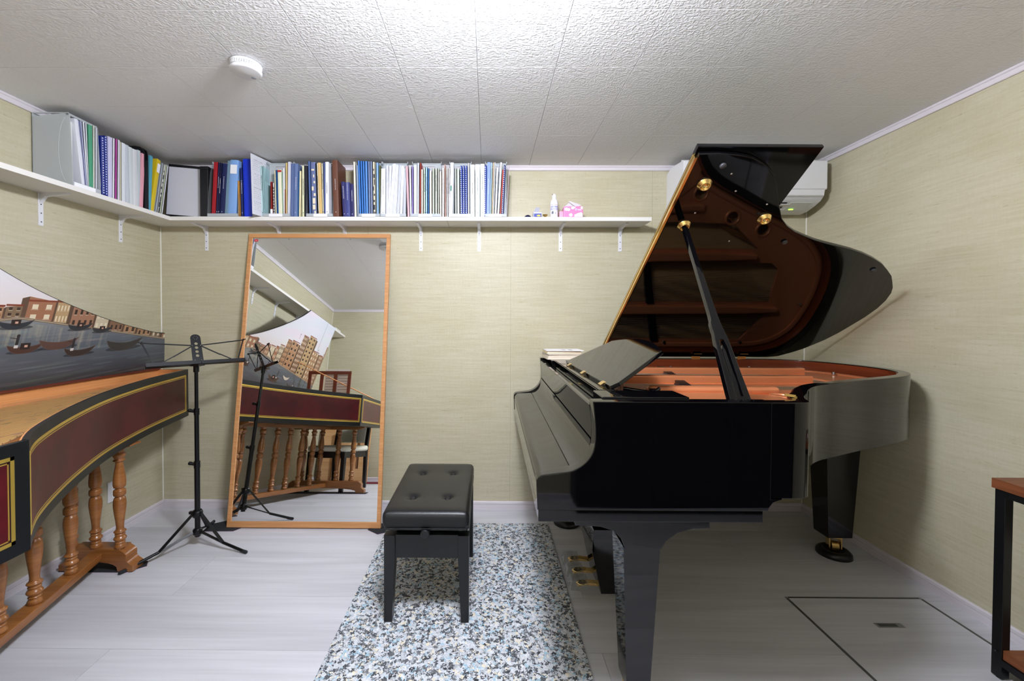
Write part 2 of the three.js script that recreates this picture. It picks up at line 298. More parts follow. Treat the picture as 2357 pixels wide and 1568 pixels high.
// smoke detector
{
  const t = thing('smoke_detector', 'round white smoke detector on the ceiling', 'smoke detector', [-0.955, H, -1.65]);
  part(t, 'base', lathe([[0, 0], [0.058, 0], [0.058, -0.008], [0.05, -0.009], [0, -0.009]], 40), M.plasticWhite);
  part(t, 'grille', join([lathe([[0.046, -0.008], [0.0465, -0.024], [0.03, -0.024]], 40)]), std({ color: 0x8b9096, roughness: 0.6 }));
  const fins = []; for (let i = 0; i < 40; i++) { const a = (i / 40) * Math.PI * 2; fins.push(box(0.012, 0.014, 0.0022, 0.05, -0.016, 0).rotateY(a)); }
  fins.push(lathe([[0.054, -0.0135], [0.056, -0.0145], [0.054, -0.0155]], 40), lathe([[0.054, -0.0185], [0.056, -0.0195], [0.054, -0.0205]], 40));
  part(t, 'vent_fins', join(fins), M.plasticWhite, undefined, 'stuff');
  part(t, 'cover', lathe([[0.03, -0.023], [0.058, -0.023], [0.0575, -0.03], [0.05, -0.036], [0, -0.038]], 40), M.plasticWhite);
  part(t, 'test_button', lathe([[0, -0.0385], [0.009, -0.0385], [0.0095, -0.037], [0, -0.0365]], 24).translate(0.014, 0.001, -0.03), std({ color: 0x9fa2ac, roughness: 0.5 }));
}
// floor hatch
{
  const x0 = 1.352, x1 = 1.966, z0 = -1.884, z1 = -1.27, y = 0.0008;
  const t = thing('floor_hatch', 'square floor inspection hatch edged with metal strips under the piano tail', 'hatch', [(x0 + x1) / 2, 0, (z0 + z1) / 2]);
  const cx = (x0 + x1) / 2, cz = (z0 + z1) / 2, a = x1 - cx, b = z1 - cz, g1 = std({ color: 0x5c5c58, roughness: 0.5, metalness: 0.3 }), g2 = std({ color: 0xa8a8aa, roughness: 0.4, metalness: 0.6 });
  const panelMat = M.floor.clone();
  part(t, 'hatch_panel', triUV(span(-a + 0.012, a - 0.012, 0, y, -b + 0.012, b - 0.012)), panelMat);
  for (const [n, s] of [['edge_strip', [-a, -a + 0.01, -b + 0.012, b - 0.012]], ['edge_strip', [a - 0.01, a, -b + 0.012, b - 0.012]], ['edge_strip', [-a + 0.012, a - 0.012, -b, -b + 0.008]], ['edge_strip', [-a + 0.012, a - 0.012, b - 0.008, b]]]) part(t, n, span(s[0], s[1], 0, 0.0014, s[2], s[3]), g1);
  for (const [sx, sz] of [[-1, -1], [1, -1], [-1, 1], [1, 1]]) part(t, 'corner_cap', span(sx * a, sx * (a - 0.012), 0, 0.0022, sz * b, sz * (b - 0.012)), g2);
  const h = part(t, 'handle_plate', join([span(-0.055, 0.055, 0, 0.002, 0, 0.026)]).translate(0, 0, -0.235 + 0.31 - 0.0), g2);
  h.position.z = -0.235 - 0.075 + 0.09; h.position.x = 0.0;
  part(h, 'pull_ring', span(-0.045, 0.03, 0.002, 0.0026, 0.005, 0.02).translate(0, 0, 0.075), g1);
}
// wall socket behind the harpsichord legs
{
  const t = thing('wall_socket', 'white wall socket plate low on the left wall behind the turned legs', 'socket', [XL, 0.262, -2.372]);
  part(t, 'plate', box(0.008, 0.118, 0.072, 0.004, 0, 0, 0.003, 2), M.plasticWhite);
  part(t, 'outlet_face', box(0.003, 0.066, 0.034, 0.0085, 0, 0, 0.001), M.white);
  for (const y of [-0.018, 0.018]) for (const z of [-0.006, 0.006]) part(t, 'slot', box(0.001, 0.009, 0.0016, 0.0101, y, z), M.hole);
}

// ---------- shelves and brackets ----------
const SH = 1.884, SB = 1.86, SZ = -2.562, SX = -1.957;
{
  const l = thing('wall_shelf', 'long white shelf board fixed along the left wall', 'shelf', [XL, SB, -1.1]);
  part(l, 'board', plan([[0, ZR + 1.1 - 0.004], [SX - XL, ZR + 1.1 - 0.004], [SX - XL, SZ + 1.1], [0, -D + 1.1]], 0, SH - SB, 0.0012), M.shelf);
  const b1 = thing('wall_shelf', 'white shelf board on the back wall over the leaning mirror, holding most of the scores', 'shelf', [-1.1, SB, -D]);
  part(b1, 'board', plan([[XL + 1.1, 0], [SX + 1.1, SZ + D], [-0.254 + 1.1, SZ + D], [-0.254 + 1.1, 0]], 0, SH - SB, 0.0012), M.shelf);
  const b2 = thing('wall_shelf', 'white shelf board between its joint and its free end by the piano lid', 'shelf', [0.4, SB, -D]);
  part(b2, 'board', plan([[-0.2525 - 0.4, 0], [-0.2525 - 0.4, SZ + D], [0.997 - 0.4, SZ + D], [0.997 - 0.4, 0]], 0, SH - SB, 0.0012), M.shelf);
  // steel angle brackets
  const proto = new THREE.Group();
  const up = part(proto, 'upright', box(0.022, 0.157, 0.004, 0, -0.0785, 0.002, 0.001), M.bracket);
  part(proto, 'arm', join([prof([[0.004, 0], [0.14, 0], [0.14, -0.006], [0.03, -0.018], [0.004, -0.05]], -0.008, 0.008), box(0.022, 0.003, 0.14, 0, -0.0015, 0.07)]), M.bracket);
  for (const y of [-0.055, -0.097, -0.139]) part(proto, 'screw', new THREE.CylinderGeometry(0.0028, 0.0028, 0.0016, 12).rotateX(Math.PI / 2).translate(0, y, 0.0045), M.hole);
  const put = (x, y, z, turn, label, first) => { const o = first ? proto : proto.clone(); o.name = numbered('shelf_bracket'); o.position.set(x, y, z); o.rotation.y = turn; tag(o, label, 'bracket', 'white shelf brackets'); scene.add(o); return o; };
  const backs = [[-1.854, 'white shelf bracket on the back wall between the corner and the mirror'], [-1.374, 'white shelf bracket above the left half of the leaning mirror'], [-0.9415, 'white shelf bracket above the right half of the leaning mirror'], [-0.4414, 'white shelf bracket first to the right of the leaning mirror'], [-0.0593, 'white shelf bracket under the pale trio of volumes'], [0.4729, 'white shelf bracket under the spray bottle and tissue box'], [0.8619, 'white shelf bracket nearest the free end of the back shelf']];
  backs.forEach(([x, l], i) => put(x, SB, -D, 0, l, i === 0));
  const lefts = [[-2.442, 'white shelf bracket on the left wall nearest the room corner'], [-2.005, 'white shelf bracket on the left wall under the big clear box'], [-1.588, 'white shelf bracket on the left wall over the painted lid, second before the clear box'], [-1.169, 'white shelf bracket on the left wall over the painted lid, seen in the mirror'], [-0.7, 'white shelf bracket behind the upper corner of the painted lid, seen in the mirror'], [-0.1, 'white shelf bracket on the left wall nearest the rear wall']];
  for (const [z, l] of lefts) put(XL, SB, z, Math.PI / 2, l);
}
// ---------- books and files ----------
const matCache = new Map();
function paint(col, rough = 0.55, kind = 'book') {
  const k = col + rough + kind; if (matCache.has(k)) return matCache.get(k);
  const m = kind === 'sleeve' ? phy({ color: col, roughness: 0.16, clearcoat: 0.8, clearcoatRoughness: 0.08 }) : std({ color: col, roughness: rough });
  matCache.set(k, m); return m;
}
function book([mm, wmm, hmm, tilt, col, label, fl], left) {
  const w = wmm / 1000, h = hmm / 1000 - (fl.includes('b') ? 0.004 : 0), inBin = fl.includes('b'), d = (left ? 0.15 : inBin ? 0.07 : 0.15) - (hash(wmm, hmm, 5) * 0.012), clearFile = fl.includes('f'), papers = fl.includes('p');
  const front = (hash(hmm, mm & 1023, 6)) * -0.006, th = Math.min(0.0022, w * 0.2);
  const name = clearFile ? 'sleeve_file' : papers ? 'stapled_score' : fl.includes('L') ? 'ring_binder' : fl.includes('c') ? 'comb_bound_score' : 'score_book';
  const o = thing(name, label, clearFile ? 'file' : fl.includes('L') ? 'binder' : papers ? 'booklet' : 'book', [0, 0, 0]);
  const lean = -Math.atan2(tilt / 1000, h), lift = Math.abs(Math.sin(lean)) * w / 2 + (inBin ? 0.0045 : 0.0006);
  const cover = paint(col, papers ? 0.75 : 0.5, clearFile ? 'sleeve' : 'book');
  if (papers) {
    const sh = []; const n = Math.max(2, Math.round(w / 0.006)); for (let i = 0; i < n; i++) sh.push(box(w / n * 0.82, h - hash(i, hmm, 8) * 0.006, d, (i + 0.5) * w / n - w / 2, h / 2 - hash(i, hmm, 8) * 0.003, -d / 2));
    part(o, 'sheets', join(sh), cover);
  } else {
    part(o, 'cover', join([box(th, h, d, -w / 2 + th / 2, h / 2, -d / 2), box(th, h, d, w / 2 - th / 2, h / 2, -d / 2), w > 0.016 ? (() => { const g = new THREE.CylinderGeometry(w / 2, w / 2, h, 16, 1, false, -Math.PI / 2, Math.PI); return g.scale(1, 1, 0.22).translate(0, h / 2, -th); })() : box(w, h, th * 1.4, 0, h / 2, -th * 0.7)]), cover);
    part(o, 'pages', box(w - th * 2.2, h - 0.006, d - 0.006, 0, h / 2, -d / 2 - 0.003), M.paper);
  }
  const face = 0.0009 + (w > 0.016 && !papers ? w * 0.11 : 0), dark = new THREE.Color(col).getHSL({}).l > 0.55;
  const ink = dark ? paint('#4a4a52') : paint('#d8d8e0');
  if (fl.includes('t')) { const l = [], n = 9 + Math.floor(hash(mm & 511, 3, 4) * 6), y0 = h * (0.42 + hash(hmm, 2, 2) * 0.12); for (let i = 0; i < n; i++) l.push(box(Math.min(0.0032, w * 0.3), 0.0032 + hash(i, hmm, 4) * 0.0026, 0.0004, 0, y0 + i * 0.0078, face)); l.push(box(Math.min(0.003, w * 0.3), 0.006, 0.0004, 0, h * 0.08, face)); part(o, 'title', join(l), ink); }
  if (fl.includes('c')) {
    const holes = []; for (let y = 0.012; y < h - 0.006; y += 0.0125) { holes.push(box(0.0042, 0.0056, 0.0014, -w * 0.22, y, 0.0024 + face * 0.4)); }
    part(o, 'comb_binding', new THREE.CylinderGeometry(w * 0.52, w * 0.52, h - 0.008, 14).scale(1, 1, 0.45).translate(0, h / 2, -0.001), paint(col, 0.35, 'comb'));
    part(o, 'binding_teeth', join(holes), paint('#e8e8f2', 0.4), undefined, 'stuff');
  }
  if (fl.includes('L')) part(o, 'label_card', box(w * 0.8, 0.055, 0.0008, w * 0.02, h * 0.83, face + 0.0006), M.card);
  if (fl.includes('W')) { part(o, 'white_band', box(w * 1.02, h * 0.36, 0.0016, 0, h * 0.66, face - 0.0004), M.card); part(o, 'black_mark', box(w * 0.42, h * 0.18, 0.0008, w * 0.06, h * 0.66, face + 0.0008), paint('#17171b')); }
  if (fl.includes('R')) part(o, 'white_foot', box(w * 1.02, h * 0.2, 0.0018, 0, h * 0.1 + 0.001, face - 0.0004), M.card);
  if (fl.includes('K')) { const l = []; for (let i = 0; i < 9; i++) { const y = h * 0.12 + i * h * 0.088; l.push(box(w * 0.5, 0.0028, 0.0006, 0, y, face), box(w * 0.5, 0.0028, 0.0006, 0, y + 0.0065, face), box(0.0024, 0.009, 0.0006, w * 0.12 * (i % 2 ? 1 : -1), y + 0.003, face)); } part(o, 'character_column', join(l), paint('#1b1b1f')); }
  if (fl.includes('Q')) part(o, 'red_band', box(w * 1.02, h * 0.04, 0.0018, 0, h * 0.965, face - 0.0004), paint('#b02c2c'));
  if (fl.includes('U')) { const l = []; for (let i = 0; i < 8; i++) l.push(box(w * (0.25 + hash(i, mm & 255, 2) * 0.4), 0.008 + hash(i, 4, hmm) * 0.03, 0.0007, w * (hash(i, 9, 1) - 0.5) * 0.4, h * (0.05 + i * 0.115), face)); part(o, 'torn_patches', join(l), dark ? paint('#3a3d48') : paint('#e6dcc0')); }
  if (fl.includes('G')) part(o, 'green_sticker', box(w * 0.42, 0.032, 0.0006, -w * 0.18, h * 0.52, face), paint('#2c7a62'));
  for (const c of o.children) { c.geometry.rotateZ(lean); }
  if (left) { o.position.set(-1.962 + front, SH + lift, mm / 1000); o.rotation.y = Math.PI / 2; } else o.position.set(mm / 1000, SH + lift, SZ - 0.006 + front);
  return o;
}
const backBooks = [
  [-1695,24,335,18,'#a01420','red score book, the only red one at the corner end of the back shelf','b'],
  [-1674,14,331,19,'#1c1c48','navy score touching the red book, first of the three navy scores with white titles','bt'],
  [-1662,11,329,20,'#1a1b45','navy score in the middle of the three with white titles beside the red book','bt'],
  [-1643,28,327,22,'#152050','thick navy score, third and widest beside the red book','bt'],
  [-1617,19,343,22,'#6f8ca0','grey-blue clear file between thick navy score and light blue binder','bf'],
  [-1580,51,346,19,'#7ea6dc','light blue ring binder with a white label card near its top','bL'],
  [-1537,11,220,-1,'#e0a050','small orange booklet standing before the light blue binder',''],
  [-1515,16,300,-7,'#1c2c6c','dark navy booklet between orange booklet and vivid blue binder','t'],
  [-1479,48,353,-8,'#0f34cc','vivid royal blue binder, brightest blue thing on the back shelf',''],
  [-1448,14,318,-20,'#c9ced6','clear sleeve file leaning against the royal blue binder','f'],
  [-1426,29,327,-15,'#d3d4de','bundle of pale grey papers left of the orange and white booklet','p'],
  [-1403,16,289,-12,'#e08040','orange booklet with a white middle band and black mark','W'],
  [-1389,12,309,-8,'#bcdcdc','mint green booklet beside the orange and white one','t'],
  [-1380,7,309,-6,'#a9cfd2','second thinner mint booklet beside the mint green one',''],
  [-1335,13,214,-1,'#8c2018','short dark red booklet with white foot','bR'],
  [-1320,10,209,-3,'#e6e2e2','short white booklet with a column of bold black characters','bK'],
  [-1306,10,285,-7,'#e8e4c0','narrow cream booklet beside the bold black lettered one','b'],
  [-1297,8,286,-6,'#1f5a9c','slim blue booklet between two cream books near the mirror top','b'],
  [-1280,24,290,-5,'#e9e8cc','wide cream book with a red band at its head','bQ'],
  [-1263,7,276,-6,'#a8c4a4','slim green-grey booklet beside the red-banded cream book','b'],
  [-1257,10,304,-2,'#e4e6ea','white folded sheet poking up beside a tan score','bp'],
  [-1251,5,169,0,'#9c3c20','thin rust red booklet between white sheet and tan score','b'],
  [-1242,11,331,1,'#e6c988','tan score standing tallest right of the red-banded cream book','b'],
  [-1228,17,337,5,'#cfd0dc','pale grey folder right of the tan score','b'],
  [-1209,19,325,6,'#5a6c98','slate blue score touching the pale grey folder',''],
  [-1187,22,326,6,'#6478a4','slate blue score, second of the pair after the pale grey folder','t'],
  [-1171,7,276,7,'#2f6cab','thin bright blue booklet between slate scores and cream booklets',''],
  [-1159,14,280,5,'#eae0b4','cream booklet leaning on the thin bright blue one',''],
  [-1139,16,313,0,'#e2e2bc','taller cream booklet with small dark marks beside the black score','t'],
  [-1119,18,314,-3,'#22232c','black score left of the worn slate volumes',''],
  [-1095,16,341,-7,'#4f689c','slate blue volume left of the worn one with torn spine','b'],
  [-1068,28,334,-9,'#6a76a0','thick slate volume with torn spine showing cream at its foot','bU'],
  [-1050,5,327,-11,'#15151c','very thin black booklet right of the torn slate volume','b'],
  [-1043,7,326,-10,'#e8e2cf','slim cream score with black title, next to the thin black booklet','bt'],
  [-1031,18,332,-9,'#d9b878','tan score between two cream ones left of the white boxed score','b'],
  [-1016,10,327,-7,'#e9e4cc','cream score between tan score and slate score','bt'],
  [-1005,11,333,-5,'#5c6aa4','slim slate score touching the white boxed score','b'],
  [-990,20,336,-1,'#eceef4','thick white boxed score left of the brown album','bt'],
  [-934,33,347,-9,'#68402f','tall brown album, largest brown thing on the back shelf','t'],
  [-883,20,215,-11,'#2c2c64','short navy paperback touching the brown album','t'],
  [-862,25,212,-5,'#3c4482','short navy paperback in the middle of three beside the brown album','t'],
  [-835,26,203,-4,'#26265a','short navy paperback, third from the brown album, touching cream folder','t'],
  [-816,15,337,-8,'#e4e0cf','cream folder standing between navy paperbacks and light blue row',''],
  [-800,14,317,-7,'#8f9fb8','grey-blue file between cream folder and light blue row',''],
  [-785,13,343,-11,'#3f7fd0','first of four matching light blue scores, touching the grey-blue file','b'],
  [-771,13,342,-10,'#3a78c8','second of four matching light blue scores','b'],
  [-758,13,341,-9,'#4080d2','third of four matching light blue scores','b'],
  [-744,15,340,-7,'#5a90d8','fourth of four matching light blue scores, touching the slate ones','b'],
  [-729,13,340,-5,'#7888ac','grey slate score touching the fourth light blue score','b'],
  [-715,14,339,-5,'#7c88a8','second grey slate score, touching the tattered cream one','b'],
  [-699,13,336,-5,'#e8ddc0','tattered cream score with dark chips along its spine','bU'],
  [-679,15,332,-3,'#86aedc','pale blue score with dark title right of the tattered cream one','bt'],
  [-667,8,317,-1,'#6f7440','thin olive booklet left of the glossy white book','b'],
  [-648,25,297,2,'#eef0f6','glossy white book with small black title after the olive booklet','bt'],
  [-623,13,320,3,'#dcdde6','first white stapled score after the glossy white book, nearly upright','bp'],
  [-611,15,314,10,'#e2e3ec','second white stapled score in the leaning bundle','bp'],
  [-598,16,325,18,'#e6e7f0','third white stapled score in the leaning bundle, one of the tallest','bp'],
  [-584,11,324,16,'#d6d8e2','fourth white stapled score in the leaning bundle','bp'],
  [-572,13,322,16,'#dedfe8','fifth white stapled score in the leaning bundle','bp'],
  [-556,16,320,17,'#cfd1dc','sixth stapled score in the leaning bundle, greyish','bp'],
  [-537,16,315,13,'#e4e5ee','seventh white stapled score in the leaning bundle','bp'],
  [-516,15,301,5,'#c9ccd6','eighth and lowest stapled score in the leaning bundle, by pink sleeve','bp'],
  [-489,16,309,-11,'#dcb0b8','pink plastic sleeve file beside the leaning white bundle','f'],
  [-475,14,309,-6,'#dcdce4','milky clear sleeve between pink and violet sleeves','f'],
  [-465,10,310,-1,'#9a86c8','violet edged plastic sleeve file','f'],
  [-448,18,319,-1,'#d6d8dc','clear plastic sleeve right of the violet one','bf'],
  [-432,15,330,2,'#c4c6cc','clear plastic sleeve touching the red folder','bf'],
  [-419,8,331,3,'#a83020','thin brick red folder after the clear sleeves','b'],
  [-407,13,291,0,'#ece0cc','cream booklet touching the brick red folder','b'],
  [-392,11,303,-1,'#cfe4cc','pale green booklet between cream and sky blue booklets','bt'],
  [-380,12,305,0,'#9cc4ec','sky blue booklet with blue foot patch','bt'],
  [-368,9,297,0,'#2c6cac','mid blue slim booklet after the sky blue one','b'],
  [-354,15,283,-1,'#e8dfd0','cream booklet after the mid blue slim one','b'],
  [-337,13,299,-1,'#c0c6b6','grey-green booklet, first of three alike by the shelf seam','bt'],
  [-320,13,299,0,'#c8ccbc','grey-green booklet, second of three alike by the shelf seam','bt'],
  [-306,9,299,0,'#c4c8b8','grey-green booklet, third and thinnest of three alike by the shelf seam','bt'],
  [-292,13,279,-2,'#f0e2d2','peach cream booklet standing on the shelf just before its seam',''],
  [-278,14,300,0,'#eee8ea','white booklet touching the peach cream one','t'],
  [-264,6,322,-3,'#e6b8a4','very thin salmon booklet standing taller than its neighbours',''],
  [-253,11,300,-1,'#eeeaea','white booklet just after the salmon one','t'],
  [-242,10,300,1,'#f0ecec','white booklet second after the salmon one','t'],
  [-228,19,332,5,'#f0f0fa','tall white score with a green sticker on its spine','bG'],
  [-213,6,302,2,'#9aa0a4','thin grey booklet touching the score with the green sticker','b'],
  [-199,11,300,-2,'#c8d0c4','pale sage booklet after the thin grey one','b'],
  [-184,16,298,-2,'#bfcabc','second pale sage booklet, touching comb-bound navy ones','bt'],
  [-163,12,314,-4,'#12308c','navy comb-bound score, first of three side by side','bc'],
  [-149,12,314,-2,'#14348f','navy comb-bound score, middle of three side by side','bc'],
  [-134,12,313,-2,'#12308a','navy comb-bound score, third of three side by side','bc'],
  [-121,11,330,-2,'#f2f2fa','white score between navy comb-bound ones and the pale trio','b'],
  [-96,24,320,-2,'#eae6d8','cream volume of the pale trio with faint spine titles','t'],
  [-66,28,322,-1,'#d9e6f2','pale blue volume, middle of the pale trio','t'],
  [-36,24,324,-1,'#dcead9','pale green volume of the pale trio','t'],
  [-19,14,317,3,'#14348c','navy comb-bound score touching the pale green volume','bc'],
  [-2,19,336,5,'#8098d0','slate blue book with white title in the last clear box','bt'],
  [13,9,334,6,'#a8ccf4','thin sky blue score next to the slate blue book in the last box','b'],
  [23,8,334,8,'#e2c29c','tan thin score in the last clear box','b'],
  [31,8,333,9,'#f0f0f4','white score between tan one and the lavender-headed one','b'],
  [44,15,301,11,'#e4e6f6','shorter white book with lavender head in the last box','bt'],
  [60,15,334,18,'#f2f2f6','tallest white book in the last box, beside the scarlet one','bt'],
  [74,9,290,16,'#cc3c22','scarlet book leaning in the last clear box','b'],
  [86,12,316,14,'#141c66','dark navy comb-bound score after the scarlet book','bc'],
  [112,4,312,15,'#dcc4cc','pinkish clear file, last on the right of the book row','f']
];
for (const r of backBooks) book(r, false);
const leftBooks = [
  [-2027,18,324,36,'#dcdde4','white booklet just inside the big clear box on the left shelf','b'],
  [-2037,10,322,27,'#a9add0','lavender grey booklet in the big clear box','b'],
  [-2043,11,325,17,'#e0e2ea','white booklet between lavender one and off-white one in the clear box','b'],
  [-2050,10,325,10,'#d4d6dc','off-white booklet touching the green file','b'],
  [-2062,19,325,2,'#4f9a78','green file in the big clear box','b'],
  [-2075,11,331,-4,'#d6dccc','pale booklet touching the green file on its far side','b'],
  [-2086,10,324,-4,'#e4e6ee','white booklet last in the big clear box','b'],
  [-2128,21,297,4,'#15267c','navy comb-bound score on the left shelf after the clear box','c'],
  [-2146,14,308,2,'#17308e','second navy comb-bound score on the left shelf','c'],
  [-2164,22,313,-3,'#cfcbe6','lavender sleeve file after the navy comb-bound pair','f'],
  [-2181,13,315,-7,'#e6e6ec','white sleeve before the magenta edged one','f'],
  [-2195,13,318,-8,'#b84a9c','magenta edged sleeve file','f'],
  [-2211,15,319,-6,'#ded8e2','whitish sleeve after the magenta edged one','f'],
  [-2227,13,316,-5,'#ddd9b8','cream sleeve file on the left shelf','f'],
  [-2247,20,316,-2,'#dfe3e8','clear glossy sleeve after the cream one','f'],
  [-2272,23,314,3,'#c5cbd2','thick clear glossy sleeve with light streaks','f'],
  [-2299,23,312,7,'#d2d8d8','milky sleeve, first of the three greyish ones before the pink file','f'],
  [-2325,30,311,3,'#d8dadc','milky sleeve, second of the three greyish ones','f'],
  [-2345,18,318,-6,'#c2cace','milky sleeve, third of the three greyish ones','f'],
  [-2361,23,310,-18,'#e0a0ac','pink file against the black magazine holder','']
];
for (const r of leftBooks) book([r[0], r[1], r[2], -r[3], r[4], r[5], r[6]], true);
// clear boxes that hold the scores
function clearBox(x0, x1, c0, c1, label, turn) {
  const w = x1 - x0, t = 0.0022, back = -0.083, ht = 0.352;
  const o = thing('clear_organizer_box', label, 'organizer', [(x0 + x1) / 2, SH + 0.0004, SZ + 0.004], 0);
  const a = w / 2;
  part(o, 'base', span(-a, a, 0, 0.003, back, 0), M.frosted);
  part(o, 'front_lip', span(-a, a, 0.003, 0.017, -t, 0), M.frosted);
  const side = [[0, 0.003], [0, 0.02], [-0.006, 0.09], [-0.03, 0.28], [-0.05, ht - 0.012], [back + 0.012, ht], [back, ht - 0.01], [back, 0.003]];
  for (const s of [-1, 1]) part(o, 'side_panel', prof(side, s * a - (s > 0 ? t : 0), s * a + (s > 0 ? 0 : t)), M.clear);
  part(o, 'back_panel', slab([[-a + t, 0.003], [a - t, 0.003], [a - t, ht], [-a + t, ht]], back, back + t, 0, [[[-a * 0.5, ht - 0.03], [a * 0.5, ht - 0.03], [a * 0.5, ht - 0.02], [-a * 0.5, ht - 0.02]]]), M.frosted);
  part(o, 'top_rim', join([span(-a, a, ht - 0.005, ht, back - 0.001, back + 0.006), span(-a, -a + 0.003, ht - 0.014, ht, back, -0.05), span(a - 0.003, a, ht - 0.014, ht, back, -0.05)]), M.frosted);
  if (c1 > c0) part(o, 'label_card', span(c0 - (x0 + x1) / 2, c1 - (x0 + x1) / 2, -0.002, 0.0155, 0.0005, 0.0016), M.card);
  return o;
}
clearBox(-1.724, -1.535, 0, 0, 'clear organizer box at the corner end of the back shelf, with red and navy scores');
clearBox(-1.383, -1.214, -1.344, -1.261, 'clear organizer box with white label card holding cream and tan booklets');
clearBox(-1.116, -0.951, -1.07, -0.986, 'clear organizer box beside the brown album, holding worn slate volumes');
clearBox(-0.794, -0.6625, -0.774, -0.691, 'clear organizer box holding four matching light blue scores');
clearBox(-0.6605, -0.502, -0.627, -0.542, 'clear organizer box holding a leaning bundle of white stapled scores');
clearBox(-0.475, -0.291, -0.426, -0.343, 'clear organizer box holding pale booklets just left of the shelf joint');
clearBox(-0.243, -0.105, -0.24, -0.108, 'clear organizer box holding comb-bound navy scores, its front covered by a white card');
clearBox(-0.02, 0.114, 0.001, 0.082, 'last clear organizer box of the row, holding a scarlet book');
{ // the large box on the left shelf
  const z0 = -1.966, z1 = -2.108, x0 = -2.152, x1 = -1.96, ht = 0.342, t = 0.0025;
  const o = thing('clear_organizer_box', 'large clear box on the left shelf showing a big milky side panel', 'organizer', [(x0 + x1) / 2, SH + 0.0004, (z0 + z1) / 2]);
  const a = (x1 - x0) / 2, b = (z0 - z1) / 2;
  part(o, 'base', span(-a, a, 0, 0.003, -b, b), M.frosted);
  for (const s of [-1, 1]) part(o, 'side_panel', slab([[-a, 0.003], [a - 0.002, 0.003], [a, 0.05], [a - 0.012, ht - 0.01], [a - 0.02, ht], [-a, ht - 0.02]], s * b - (s > 0 ? t : 0), s * b + (s > 0 ? 0 : t), 0.0008), M.frosted);
  const arc = []; for (let i = 0; i <= 16; i++) { const q = -1.15 + 2.3 * i / 16; arc.push([a - 0.012 - 0.055 * Math.cos(q) , 0.17 + 0.165 * Math.sin(q), b + 0.0004]); }
  part(o, 'grip_moulding', tube(arc, 0.0012, 40, 6), M.frosted);
  part(o, 'back_panel', span(-a, -a + t, 0.003, ht, -b, b), M.frosted);
  part(o, 'top_rim', join([span(-a, a - 0.018, ht - 0.004, ht, -b - 0.001, -b + 0.004), span(-a, a - 0.018, ht - 0.004, ht, b - 0.004, b + 0.001), span(a - 0.03, a - 0.018, ht - 0.012, ht - 0.002, -b, b)]), M.frosted);
  part(o, 'front_lip', span(a - t, a, 0.003, 0.02, -b, b), M.frosted);
  part(o, 'label_card', span(a + 0.0004, a + 0.0015, -0.002, 0.018, -b + 0.03, b - 0.005), M.card);
  const sh = box(0.15, 0.3, 0.012, 0, 0, 0);
  solo('score_book', sh, paint('#d2d2cc', 0.7), 'large off-white score filling the milky side of the big clear box', 'book', undefined, [(x0 + x1) / 2, SH + 0.155, z0 - 0.014]);
}
{ // black magazine holder, leaning folders and the binder in the corner
  const z0 = -2.378, z1 = -2.4, o = thing('magazine_holder', 'black magazine holder with rounded top behind the pink file', 'holder', [-2.04, SH + 0.0005, -2.39]);
  const pr = []; for (const [x, y] of [[0.075, 0], [0.075, 0.31], [0.068, 0.338], [0.05, 0.352], [0.02, 0.358], [-0.075, 0.358], [-0.075, 0]]) pr.push([x, y]);
  part(o, 'side_panel', slab(pr, 0.0, 0.006, 0.001), M.blackSoft); part(o, 'side_panel', slab(pr, -0.022, -0.016, 0.001), M.blackSoft);
  part(o, 'base', span(-0.075, 0.075, 0, 0.004, -0.016, 0), M.blackSoft);
  part(o, 'spine', span(0.069, 0.075, 0.004, 0.28, -0.016, 0), M.blackSoft);
  const lean = [[-2418, 20, 320, -18, '#58a0b4', 'teal folder showing behind the yellow file', ''], [-2436, 26, 322, -58, '#d8bc20', 'yellow file leaning towards the room corner', 'L'], [-2462, 14, 312, -56, '#aab2bc', 'grey file leaning behind the yellow one', ''], [-2479, 14, 308, -56, '#d6d6cc', 'white file with a black patch leaning by the yellow file', 'U'], [-2496, 12, 312, -54, '#c6cfae', 'pale green edged file leaning towards the corner binder', ''], [-2511, 12, 310, -52, '#e2e2e6', 'white file leaning against the corner binder', '']];
  for (const r of lean) book([r[0], r[1], r[2], -r[3], r[4], r[5], r[6]], true);
  const b = thing('ring_binder', 'black binder with a white front sheet standing in the room corner', 'binder', [-1.895, SH + 0.001, -2.6], 0.06);
  const lean2 = (g) => g.rotateZ(-0.07);
  part(b, 'cover', lean2(join([box(0.236, 0.318, 0.0025, 0, 0.167, -0.006), box(0.236, 0.318, 0.0025, 0.008, 0.167, -0.034), box(0.003, 0.318, 0.03, -0.117, 0.167, -0.02)])), M.blackSoft);
  part(b, 'front_sheet', lean2(box(0.228, 0.296, 0.001, 0, 0.162, -0.0042)), paint('#c9cad2', 0.6));
  part(b, 'pages', lean2(box(0.21, 0.29, 0.02, 0.006, 0.16, -0.02)), M.paper);
  const c = thing('file_case', 'black file case between the corner binder and the red score', 'file case', [-1.752, SH + 0.0005, -2.62]);
  part(c, 'body', box(0.05, 0.29, 0.1, 0, 0.145, 0, 0.003), M.blackSoft); part(c, 'lid', box(0.052, 0.02, 0.102, 0, 0.3, 0, 0.003), M.blackSoft);
}
